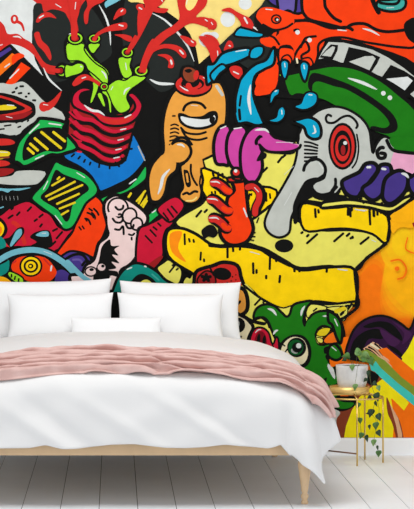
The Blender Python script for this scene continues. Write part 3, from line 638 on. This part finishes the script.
P('n', [262, 150, 278, 132, 296, 124, 300, 150, 290, 180, 300, 222, 330, 230, 340, 260, 340, 330, 280, 330, 240, 240])
S('K', 9, [258, 160, 252, 140, 258, 104]); S('K', 9, [82, 134, 104, 128, 128, 146, 136, 166])
S('W', 13, [128, 98, 146, 104, 160, 122]); S('W', 12, [258, 88, 248, 104, 244, 124]); S('W', 11, [318, 124, 342, 126, 362, 146]); S('W', 11, [148, 188, 156, 176, 166, 172]); S('W', 13, [346, 244, 364, 236, 384, 246]); S('W', 15, [336, 288, 352, 310, 358, 334])
P('j', [298, 190, 306, 172, 326, 164, 346, 168, 328, 192], k=3); P('o', [322, 206, 342, 184, 362, 178, 372, 206, 364, 216, 330, 218], k=4); P('y', [298, 198, 318, 202, 318, 216, 304, 214], k=3)
P('C', [68, 212, 76, 180, 92, 164, 116, 166, 134, 184, 142, 214, 150, 218, 158, 196, 166, 206, 164, 250, 120, 250, 84, 236], k=7); P('x', [84, 206, 94, 182, 108, 176, 122, 190, 126, 222, 110, 232, 90, 226]); P('K', [92, 200, 98, 186, 104, 190, 102, 216, 94, 216]); P('K', [112, 200, 120, 190, 124, 206, 118, 226, 112, 220]); S('W', 6, [86, 182, 96, 172, 108, 170]); S('K', 6, [142, 216, 150, 232])
P('K', [165, 240, 180, 208, 215, 188, 252, 192, 274, 218, 280, 256, 268, 292, 236, 300, 170, 262]); P('e', [174, 250, 186, 216, 215, 196, 248, 202, 264, 226, 268, 258, 256, 284, 236, 290, 190, 270])
X('K', 229, 232, 33, 34); X('d', 226, 232, 26, 27); X('g', 222, 244, 13, 9, 20); X('K', 231, 232, 18); X('W', 236, 226, 9); dashes('K', 6, [190, 228, 176, 218], [188, 250, 198, 236])
# lower right tentacles
Tl(300, 340, 8.28)
P('K', [200, 60, 290, 45, 340, 90, 345, 130, 300, 120, 230, 110, 200, 110]); S('n', 50, [240, 100, 290, 70, 330, 100, 345, 140]); S('W', 20, [215, 105, 250, 88, 290, 92]) 
P('o', [240, 150, 280, 130, 330, 140, 360, 175, 340, 190, 290, 180]); S('K', 20, [215, 120, 250, 180, 290, 220, 310, 300]); S('W', 20, [225, 205, 262, 260, 285, 320])
P('F', [330, 0, 400, -30, 414, 40, 370, 120, 350, 80]) 
Tl(334, 300)
P('F', [-20, 250, 20, 250, 50, 290, 20, 330, -20, 340]); P('n', [-30, 250, 0, 225, 30, 255, 40, 290, 10, 310, -30, 290], k=10); S('W', 10, [-15, 240, 12, 262])
P('n', [-30, 60, 15, 85, 38, 130, 40, 190, 30, 225, 10, 190, -10, 130, -30, 110], k=10); S('W', 12, [0, 95, 18, 135])
S('j', 20, [0, 60, 60, 40]) ; S('K', 12, [124, -10, 120, 35, 60, 85, 30, 100]); dashes('K', 9, [30, 80, 50, 60], [55, 30, 80, 28]); 
P('h', [60, 290, 75, 210, 110, 140, 170, 95, 240, 80, 300, 95, 350, 125, 390, 150, 420, 80, 430, 80, 430, 200, 400, 240, 350, 300, 300, 330, 200, 320, 120, 310], k=8)
P('K', [150, 135, 220, 110, 290, 120, 340, 170, 350, 210, 300, 180, 240, 140, 180, 145]); P('i', [300, 110, 370, 150, 400, 180, 350, 230, 360, 170]); P('K', [80, 290, 100, 210, 160, 160, 230, 150, 250, 200, 180, 200, 150, 250, 120, 300])
P('i', [240, 150, 300, 185, 340, 215, 300, 240, 250, 190]); S('K', 26, [260, 240, 310, 260, 350, 300])
P('H', [340, 310, 380, 250, 414, 180, 430, 170, 430, 414, 330, 400])
# fan of brush strokes
P('s', [150, 250, 200, 215, 250, 240, 330, 300, 440, 400, 440, 600, 300, 450, 200, 330], sharp=True)
for k in range(4): S('K', 8, [158+k*16, 250-k*9, 190+k*16, 262-k*4, 224+k*16, 290+k*2], w1=2)
S('e', 12, [185, 225, 240, 262, 330, 330], w1=6)
P('h', [228, 232, 260, 225, 300, 262, 350, 300, 330, 312, 280, 268])
P('F', [225, 255, 270, 245, 430, 380, 430, 470, 320, 370], sharp=True)
P('l', [110, 270, 170, 255, 240, 300, 330, 380, 440, 500, 440, 540, 300, 410, 200, 330, 130, 310], sharp=True); S('n', 10, [130, 280, 200, 300, 260, 350, 330, 420]); S('s', 7, [250, 290, 330, 350, 440, 450])
P('q', [180, 330, 260, 345, 350, 420, 440, 490, 440, 550, 340, 470, 250, 390, 190, 362], sharp=True)
Tl(334, 360)
P('F', [250, 20, 430, 200, 430, 430, 200, 430, 200, 250], sharp=True); P('F', [255, -60, 430, 90, 430, 170, 300, 40], sharp=True)
P('u', [0, 250, 60, 190, 110, 170, 200, 60, 270, 70, 240, 110, 150, 180, 80, 300, 45, 430, 20, 430, 10, 350, 10, 300])
P('H', [45, 430, 60, 340, 90, 260, 130, 190, 190, 140, 250, 95, 290, 180, 310, 300, 300, 430], sharp=True); P('H', [250, 90, 300, 110, 385, 220, 360, 260, 300, 200, 240, 180], sharp=True)
P('u', [270, 190, 300, 250, 340, 320, 360, 430, 330, 430, 300, 330, 275, 270]); P('s', [285, 220, 330, 300, 350, 380, 350, 430, 335, 430, 320, 340], sharp=True)
P('q', [215, 0, 260, 50, 340, 120, 430, 200, 430, 250, 320, 160, 240, 90, 190, 40], sharp=True); P('l', [180, -40, 260, 0, 350, 90, 430, 150, 430, 195, 330, 120, 240, 40], sharp=True)
P('K', [165, 80, 175, 50, 200, 60, 230, 80, 215, 120, 190, 130, 165, 110]) 
P('K', [-80, 180, 0, 170, 50, 180, 110, 190, 110, 230, 60, 260, 10, 260, -40, 230]); P('n', [-60, 180, 0, 190, 40, 215, 100, 220, 80, 245, 30, 250, -30, 225])
P('G', [-60, 250, -10, 250, 30, 270, 10, 310, 20, 380, 15, 430, -60, 430]); P('F', [30, 150, 70, 148, 72, 185, 30, 185], sharp=True); S('n', 40, [-40, 170, 20, 168])

# ---- assemble: clip every triangle to the wall area, repeat the pattern mirrored past the frame
def clip(poly, ax, lim, sgn):
    out = []
    for i in range(len(poly)):
        a, b = poly[i-1], poly[i]
        da, db = (a[ax]-lim)*sgn, (b[ax]-lim)*sgn
        if (da >= 0) != (db >= 0):
            t = da/(da-db); out.append((a[0]+(b[0]-a[0])*t, a[1]+(b[1]-a[1])*t))
        if db >= 0: out.append(b)
    return out
bm = bmesh.new()
mats = {}; mlist = []
WS = FPX/CAM_D
for li, (col, tris) in enumerate(shapes):
    if col not in mats:
        mats[col] = len(mlist)
        mlist.append(mat('mural_paint', COL[col], .62, noise_amt=.10, noise_scale=16, spec=.06))
    y = -.0008-li*.000022
    cache = {}
    def vert(x, v):
        key = (round(x, 3), round(v, 3))
        if key not in cache: cache[key] = bm.verts.new(((x-VPX)/WS, y, CAM_H-(v-VPY)/WS))
        return cache[key]
    for t in tris:
        p = list(t)
        for ax, lim, sg in ((0, 0, 1), (0, 414, -1), (1, -34, 1), (1, 437.2, -1)):
            if p: p = clip(p, ax, lim, sg)
        if len(p) < 3: continue
        for fn in (lambda q: q, lambda q: -q, lambda q: 828-q):
            vs = []
            for q in p:
                w = vert(fn(q[0]), q[1])
                if w not in vs: vs.append(w)
            if len(vs) < 3: continue
            try:
                f = bm.faces.new(vs); f.material_index = mats[col]
                f.normal_update()
                if f.normal.y > 0: f.normal_flip()
            except ValueError: pass
me = bpy.data.meshes.new('wall_mural'); bm.to_mesh(me); bm.free()
for m_ in mlist: me.materials.append(m_)
mural = bpy.data.objects.new('wall_mural', me); C.objects.link(mural)
tag(mural, 'bright graffiti mural of cartoon creatures covering the whole wall behind the bed', 'mural')
# ------------------------------------------------------------ bed
m_oak = mat('light_oak', (226, 192, 150), .45, noise_amt=.12, noise_scale=9)
m_matt = mat('mattress_cover', (240, 240, 238), .8)
m_duvet = mat('white_cotton', (229, 228, 227), .85, bump=.05, bump_scale=220, spec=.2)
m_pillow = mat('pillow_cotton', (238, 238, 238), .85, bump=.04, bump_scale=220, spec=.2)
m_throw = mat('pink_throw_weave', (218, 184, 177), .9, bump=.12, bump_scale=260, spec=.15, srgb2=(204, 166, 159), noise_scale=14)

bed = thing('bed', 'low double bed on turned pale oak legs under white bedding', 'bed', (0, -1.1, 0))
def loc(o, p): o.location = (-p.location.x, -p.location.y, -p.location.z)
RB, RT = .227, .31
bm = bmesh.new()
box(bm, -.885, .885, -2.112, -2.072, RB, RT, bev=.004)
box(bm, -.885, .885, -.08, -.04, RB, RT, bev=.004)
box(bm, -.885, -.845, -2.072, -.08, RB, RT, bev=.004)
box(bm, .845, .885, -2.072, -.08, RB, RT, bev=.004)
for k in range(9): box(bm, -.845, .845, -1.95+k*.21, -1.87+k*.21, RT-.03, RT-.012)
f = obj('bed_frame', bm, m_oak, bed, smooth=False); loc(f, bed)
leg_prof = [(.013, 0), (.016, .003), (.017, .012), (.013, .018), (.0125, .022), (.016, .027), (.0185, .034), (.017, .043), (.0125, .049), (.0125, .054),
            (.0155, .060), (.017, .075), (.021, .105), (.026, .14), (.030, .168), (.0315, .185), (.030, .198), (.024, .206), (.024, .2275)]
for lx in (-.876, .876):
    for ly in (-2.085, -.10):
        bm = bmesh.new(); lathe(bm, leg_prof, lx, ly, 28)
        g = obj('leg', bm, m_oak, bed); loc(g, bed)
bm = bmesh.new(); box(bm, -.82, .82, -2.03, -.06, RT, .53, bev=.03)
g = obj('mattress', bm, m_matt, bed); loc(g, bed)

# --- draped bedding: one mapping from cloth coordinates (s across, t down the bed) to space
def interp(tab, x):
    if x <= tab[0][0]: return tab[0][1:]
    for a, b in zip(tab, tab[1:]):
        if x <= b[0]:
            k = (x-a[0])/(b[0]-a[0]); return tuple(u+(v-u)*k for u, v in zip(a[1:], b[1:]))
    a, b = tab[-2], tab[-1]; k = (x-a[0])/(b[0]-a[0]); return tuple(u+(v-u)*k for u, v in zip(a[1:], b[1:]))
def dense(tab): return spline(tab, False, 8)
SIDE = dense([(0, 0, 0), (.08, .08, .012), (.16, .155, .04), (.24, .212, .085), (.32, .244, .15), (.42, .262, .24), (.55, .272, .37), (.70, .285, .52)])
FRONT = dense([(0, 0, 0), (.06, .06, .006), (.12, .115, .025), (.16, .145, .052), (.20, .162, .09), (.30, .172, .19), (.50, .182, .39), (.70, .19, .585)])
A0, B0 = .74, 2.0
def ztop(s, t):
    w = max(0, 1-(s/.95)**2)
    zt = .602+.088*w
    k = min(1, max(0, (t-.6)/1.5)); zt -= .085*k**1.3
    k2 = min(1, max(0, (.5-t)/.5)); zt -= .035*k2
    return zt
def drape(s, t, lift=0.0):
    sg = 1 if s >= 0 else -1; a = max(0, abs(s)-A0); b = max(0, t-B0)
    r = math.hypot(a, b)
    x, y, z = min(abs(s), A0), min(t, B0), 0
    if r > 1e-6:
        ws = (a/r)**2
        hs, ds = interp(SIDE, r); hf, df = interp(FRONT, r)
        h = ws*hs+(1-ws)*hf; d = ws*ds+(1-ws)*df
        x += h*a/r+.06*min(1, a*b/.21)**2; y += h*b/r; z -= d*(1-.03*min(1, a*b/.2))
    zb = ztop(min(abs(s), A0+.12), min(t, B0))
    return Vector((sg*x, -y, zb+z))
def cloth(name, S0, S1, T0, T1, ns, nt, disp, m, thick, off=0.0, edge=None):
    bm = bmesh.new(); grid = []
    for j in range(nt+1):
        row = []
        for i in range(ns+1):
            s = S0+(S1-S0)*i/ns; t = T0+(T1-T0)*j/nt
            dv = disp(s, t)
            if edge: s, t = edge(s, t, i/ns, j/nt)
            if name == 'duvet': dv = disp(s, t)
            e = .004
            p = drape(s, t); n = (drape(s+e, t)-drape(s-e, t)).cross(drape(s, t+e)-drape(s, t-e))
            n = -n if n.z < 0 and abs(n.z) > abs(n.y) else n
            if n.length < 1e-9: n = Vector((0, 0, 1))
            n.normalize()
            # outward: away from the bed's core
            core = Vector((max(-.6, min(.6, p.x)), max(-1.8, p.y), .2))
            if n.dot(p-core) < 0: n = -n
            row.append(bm.verts.new(p+n*(off+dv)))
        grid.append(row)
    for j in range(nt):
        for i in range(ns):
            bm.faces.new((grid[j][i], grid[j][i+1], grid[j+1][i+1], grid[j+1][i]))
    o = obj(name, bm, m)
    so = o.modifiers.new('thickness', 'SOLIDIFY'); so.thickness = thick; so.offset = 0
    return o

HEM = [(-70, 446), (0, 447.3), (30, 447), (46, 443.8), (62, 447.8), (78, 447.5), (110, 443.6), (135, 443), (165, 446.5), (185, 447), (205, 446), (225, 443.5), (245, 445.5), (268, 447.5), (284, 443.5), (292, 447)]
def hemz(s):
    px = VPX+s*218
    return 1.39-(interp(HEM, px)[0]-203)/218
def gauss(x, w): return math.exp(-(x/w)**2)
def ddisp(s, t):
    b = max(0, t-B0); a = max(0, abs(s)-A0)
    v = .006*noise.noise(Vector((s*3, t*3, 1)))+.003*noise.noise(Vector((s*9, t*9, 4)))
    hang = min(1, b/.3)
    # soft diagonal folds on the foot drop
    u = s*.55+b*1.0
    v += hang*.016*noise.noise(Vector((u*6.5, (s-b*.6)*1.1, 7)))
    for (x0, sl, w, am) in ((-.50, 1.35, .05, .012), (-.36, 1.25, .05, -.010), (-.12, 1.6, .06, .010), (.25, 1.8, .05, .010), (.36, 1.7, .05, -.008), (-.80, 1.2, .06, .012)):
        v += 1.7*am*hang*gauss((s-x0)-(b-.25)*sl, w)*min(1, b/.45)
    v += .010*min(1, b/.35)*gauss(a, .3)*noise.noise(Vector((s*7, 3, b*1.5)))
    r = math.hypot(a, b)
    if a > 0 and r > .1:      # corner pleats
        ang = math.atan2(b, a)
        v += .042*min(1, (r-.1)/.4)*math.sin(ang*8+.4)*min(1, a/.12)*min(1, b/.1+.25)
    return v
def dedge(s, t, u, v):
    b = t-B0
    if b > 0 and abs(s) < .88:
        full = (ztop(s, B0)-hemz(s)); tb = full+.112
        t = B0+b*tb/.5
    elif b > 0:
        k = min(1, (abs(s)-.88)/.1)
        full = (ztop(s, B0)-hemz(.86)); tb = (full+.112)*(1-k)+.42*k
        t = B0+b*tb/.5
    return s, t
duvet = cloth('duvet', -1.17, 1.17, .03, 2.5, 150, 150, ddisp, m_duvet, .014, off=.012, edge=dedge)
sb = duvet.modifiers.new('smooth', 'SUBSURF'); sb.levels = 1; sb.render_levels = 1
tag(duvet, 'thick white duvet spread over the bed, its corner hanging near the floor', 'duvet')

def bdisp(s, t):
    wob = .13*noise.noise(Vector((s*1.5, 2.2, 5)))+.04*noise.noise(Vector((s*4.5, 1.2, 9)))+.05*s*s
    u = t+wob
    ph = u*25+1.8*noise.noise(Vector((s*1.1, u*2, 3)))
    ridge = abs(math.sin(ph))**.55
    ph2 = (t-.6*wob)*41-s*1.6+2.2*noise.noise(Vector((s*1.9, t*3, 8)))
    ridge2 = abs(math.sin(ph2))**.6
    am = .5+.7*noise.noise(Vector((s*2.3, t*4, 31)))
    v = .052*ridge*(.3+1.0*am)+.034*ridge2*(1.2-am)+.007*noise.noise(Vector((s*14, u*30, 17)))+.014*noise.noise(Vector((s*2.6, u*19, 41)))
    return max(-.006, v-.032)
def bedge(s, t, u, v):
    t += .018*noise.noise(Vector((s*3, v*2, 21)))*(1-v) + .006*math.sin(s*9)*v
    if abs(s) > .7: t -= .10*(abs(s)-.7)*(1-v)
    t += 1.15*bdisp(s, t)*min(1, (1-v)*8)        # fold tops lean towards the foot
    return s*(1+.015*math.sin(v*17)), t
throw = cloth('throw_blanket', -1.045, 1.045, 1.55, 2.125, 320, 160, bdisp, m_throw, .005, off=.030, edge=bedge)
tag(throw, 'rumpled pale pink throw blanket laid across the foot of the bed', 'blanket')

# ------------------------------------------------------------ pillows
def make_pillow(name, label, w, h, T, cx, cy, cz, tilt, rz=0, seed=1, group=None, roll=0, pinch=.05):
    """cushion standing on its long edge; cx,cy,cz = centre of its lower edge"""
    bm = bmesh.new(); N, M = 44, 30; R = []
    for side in (1, -1):
        g = []
        for j in range(M+1):
            row = []
            for i in range(N+1):
                u, v = -1+2*i/N, -1+2*j/M
                u = math.sin(u*math.pi/2); v = math.sin(v*math.pi/2)
                x = u*w/2*(1-pinch*(1-v*v)*abs(u)**3); z = v*h/2*(1-pinch*1.1*(1-u*u)*abs(v)**3)
                th = T/2*(max(0, 1-u**4)**.55)*(max(0, 1-v**4)**.6)*(1-.12*v)
                th += .010*noise.noise(Vector((x*7, z*8, seed*3.1)))*(1-u*u)*(1-v*v)**.5
                c = (abs(u)**4)*(abs(v)**4)
                row.append(bm.verts.new((x, -side*(th+.003*(1-u**8)*(1-v**8)), z+h/2-(.02*(1-v)/2)*(1-abs(u)**3)*0+.004*c)))
            g.append(row)
        for j in range(M):
            for i in range(N): bm.faces.new((g[j][i], g[j][i+1], g[j+1][i+1], g[j+1][i]))
    bmesh.ops.remove_doubles(bm, verts=bm.verts[:], dist=.0008)
    o = obj(name, bm, m_pillow)
    o.location = (cx, cy, cz); o.rotation_euler = (math.radians(-tilt), math.radians(roll), math.radians(rz))
    return tag(o, label, 'pillow', group)
def px(v, s): return (v-VPX)/s
zb = .660
make_pillow('pillow', 'large white pillow leaning on the mural at the left, behind another', .675, .335, .13, px(51, 182.5), -.20, zb-.018, 14, seed=1, roll=-1.2, group='large back pillows')
make_pillow('pillow', 'large white pillow leaning on the mural at the right, behind another', .665, .325, .13, px(179.5, 182.5), -.20, zb-.018, 14, seed=2, roll=.8, group='large back pillows')
make_pillow('pillow', 'medium white pillow in the left row, just left of the dark gap', .575, .262, .12, px(60.5, 185.5), -.355, zb-.012, 16, seed=3, roll=-.6, group='front pillows')
make_pillow('pillow', 'medium white pillow in front at the right of the dark gap', .575, .262, .12, px(170, 185.5), -.355, zb-.012, 16, seed=4, roll=.6, group='front pillows')
make_pillow('lumbar_pillow', 'small narrow white pillow lying in front at the middle', .485, .128, .075, px(116, 188), -.48, zb-.004, 18, seed=5, pinch=.03)

# ------------------------------------------------------------ gold plant stand
m_gold = mat('brushed_gold', (226, 190, 110), .28, metal=.9)
m_goldt = mat('tray_gold', (240, 200, 122), .38, metal=.6)
CX, CY, HR = 1.27, -.40, .165
st = thing('plant_stand', 'round gold wire plant stand at the right of the bed', 'plant stand', (CX, CY, 0))
def part(name, bm, m, parent=st, root=st, smooth=True):
    o = obj(name, bm, m, parent, smooth); o.location = (-root.location.x, -root.location.y, -root.location.z); return o
HZ = .352
feet = [(CX+.009, CY-.165), (CX+.165, CY+.0), (CX+.083, CY+.142), (CX-.165, CY+.0)]
for fx, fy in feet:
    bm = bmesh.new(); tube(bm, [(fx, fy, 0), (fx, fy, HZ)], .0045, 10); part('leg', bm, m_gold)
bm = bmesh.new(); tube(bm, [(CX+HR*math.cos(a*math.pi/24), CY+HR*math.sin(a*math.pi/24), HZ) for a in range(48)], .0045, 8, closed=True)
part('hoop', bm, m_gold)
TX, TY, TR, TZ = (349.5-115)/187, CY-.01, .105, .405
for fx, fy in feet:
    d = Vector((fx-TX, fy-TY, 0)); d.normalize()
    bm = bmesh.new(); tube(bm, [(fx, fy, HZ), (TX+d.x*(TR-.02), TY+d.y*(TR-.02), TZ-.028)], .0035, 8); part('bracket', bm, m_gold)
bm = bmesh.new(); lathe(bm, [(TR-.008, TZ-.03), (TR, TZ-.03), (TR+.001, TZ-.02), (TR+.001, TZ+.006), (TR-.003, TZ+.006), (TR-.004, TZ-.022), (TR-.02, TZ-.023)], TX, TY, 48)
part('tray', bm, m_goldt)
bm = bmesh.new(); tube(bm, [(*feet[0], .065), (*feet[3], .068)], .004, 8)
o = part('stretcher', bm, mat('dark_bronze', (120, 84, 60), .4, metal=.6)); o['label'] = 'dark bronze stretcher'

# ------------------------------------------------------------ potted ivy
m_pot = mat('white_glazed_ceramic', (236, 235, 232), .3, srgb2=(214, 212, 210), noise_scale=14)
m_soil = mat('potting_soil', (46, 36, 28), .95, bump=.6, bump_scale=90)
m_leaf = [mat('ivy_leaf_mid', (92, 140, 62), .45, srgb2=(58, 104, 44), noise_scale=40),
          mat('ivy_leaf_dark', (34, 70, 34), .45, srgb2=(24, 50, 26), noise_scale=40),
          mat('ivy_leaf_pale', (140, 172, 96), .45, srgb2=(100, 150, 80), noise_scale=40)]
m_stem = mat('ivy_stem', (96, 106, 52), .6)
PZ = TZ-.022
PXc = (352-115)/187; PYc = TY-.0
ivy = thing('potted_ivy', 'trailing green ivy in a round white pot on the gold stand', 'potted plant', (PXc, PYc, PZ))
prof = [(.052, PZ), (.060, PZ+.004), (.070, PZ+.02), (.078, PZ+.045), (.083, PZ+.08), (.0855, PZ+.118), (.0865, PZ+.138), (.085, PZ+.141), (.0825, PZ+.138), (.080, PZ+.118), (.078, PZ+.10)]
bm = bmesh.new(); lathe(bm, prof, PXc, PYc, 48); part('pot', bm, m_pot, ivy, ivy)
bm = bmesh.new(); lathe(bm, [(.0805, PZ+.112), (.0815, PZ+.131), (.05, PZ+.136), (.01, PZ+.138)], PXc, PYc, 32); part('soil', bm, m_soil, ivy, ivy)
def leaf(p, size, ang, yaw, kind, pitch=0):
    """heart-shaped ivy leaf: p = where the stalk joins, ang = direction of the tip in the wall plane (deg, 0 = down)"""
    out = [(0, -.10), (.20, -.26), (.42, -.22), (.52, 0), (.44, .25), (.28, .50), (.12, .78), (0, 1.0)]
    prof_ = spline(out, False, 3)
    bm = bmesh.new(); L, Mi, Rr = [], [], []
    for x, v in prof_:
        fold = .22*abs(x)
        cur = -.18*v*v
        L.append(bm.verts.new((-x*size, (-fold-cur)*size, -v*size))); Mi.append(bm.verts.new((0, -cur*size, -v*size))); Rr.append(bm.verts.new((x*size, (-fold-cur)*size, -v*size)))
    for i in range(len(prof_)-1):
        bm.faces.new((L[i], Mi[i], Mi[i+1], L[i+1])); bm.faces.new((Mi[i], Rr[i], Rr[i+1], Mi[i+1]))
    bmesh.ops.remove_doubles(bm, verts=bm.verts[:], dist=1e-5)
    Mx = Matrix.Translation(p) @ Matrix.Rotation(math.radians(-ang), 4, 'Y') @ Matrix.Rotation(math.radians(yaw), 4, 'Z') @ Matrix.Rotation(math.radians(pitch), 4, 'X')
    bmesh.ops.transform(bm, matrix=Mx, verts=bm.verts[:])
    o = part('leaf', bm, m_leaf[kind], ivy, ivy)
    sm = o.modifiers.new('thickness', 'SOLIDIFY'); sm.thickness = .0005; sm.offset = 0
    return o
YF = PYc-.098
# (px, py, size px, tip angle, yaw, kind, depth)
LV = [(352, 366, 6.5, 8, 10, 2, YF), (348, 355.5, 8, -75, 10, 0, PYc-.03), (357, 352, 10, 70, 30, 2, PYc), (364, 355, 11, 55, -15, 2, PYc-.02), (370, 360, 9, 35, 20, 0, PYc-.02),
      (345, 359, 5, -60, -10, 1, PYc-.05), (363, 360, 6, 100, 20, 0, PYc-.04), (368, 372, 7, 10, 40, 1, YF+.02), (366, 379, 5, -30, 20, 1, YF+.02), (374, 383, 6, 60, 20, 1, YF),
      (355, 385.5, 7, 5, 20, 2, YF-.03), (378, 387, 6, 30, 20, 2, YF),
      (358, 404, 7, -12, 20, 0, YF-.03), (360, 419, 6.5, 0, -20, 0, YF-.03), (361.5, 434, 7, -10, 15, 0, YF-.03), (366, 437, 7, 30, 40, 1, YF-.03),
      (369, 397.5, 6, 60, 20, 1, YF), (376, 395, 9, 28, 20, 1, YF), (375, 403, 6, 45, 50, 1, YF), (371, 411, 9, -5, 20, 1, YF), (369, 413, 4, -70, 20, 1, YF), (378, 415.5, 8, 30, 15, 1, YF),
      (369, 426, 5, 25, 40, 1, YF), (375.5, 424, 8, 10, 15, 0, YF), (378, 432, 7, 35, 20, 1, YF), (373.5, 441, 7, 5, 20, 2, YF), (377, 447, 5, 30, 50, 1, YF), (378.5, 452, 7, 5, 10, 0, YF)]
for k, (lx, ly, sz, an, yw, kd, dy) in enumerate(LV):
    p = at(lx, ly, dy); leaf(p, .86*sz*(CAM_D+dy)/FPX, an, yw, kd, pitch=10)
def vine(pts):
    q = [at(*p) for p in pts]; q = spline([tuple(v) for v in q], False, 5)
    bm = bmesh.new(); tube(bm, q, .0011, 6); part('vine', bm, m_stem, ivy, ivy)
vine([(354, 366, PYc), (353, 361.5, PYc-.05), (352, 362.5, YF+.008), (352, 366, YF+.002)])
vine([(354, 368, PYc), (350, 360, PYc-.03), (348, 355.5, PYc-.03)])
vine([(356, 368, PYc), (357, 356, PYc), (360, 351, PYc-.01), (366, 354, PYc-.02), (372, 361, PYc-.03)])
vine([(358, 366, PYc), (360, 361.5, PYc-.06), (358, 364, YF-.004), (356.5, 375, YF-.01), (355, 386, YF-.03), (357, 398, YF-.03), (359, 410, YF-.03), (360, 422, YF-.03), (362, 436, YF-.03), (366, 438, YF-.03)])
vine([(358, 366, PYc), (368, 358, PYc-.03), (370.5, 364, PYc-.05), (370, 378, YF+.02), (373, 390, YF), (376, 397, YF), (374, 406, YF), (372, 414, YF), (376, 420, YF), (375, 428, YF), (378, 434, YF)])
vine([(376, 397, YF), (379, 408, YF), (378, 418, YF), (376, 430, YF), (374, 441, YF), (377, 447, YF), (379, 455, YF)])
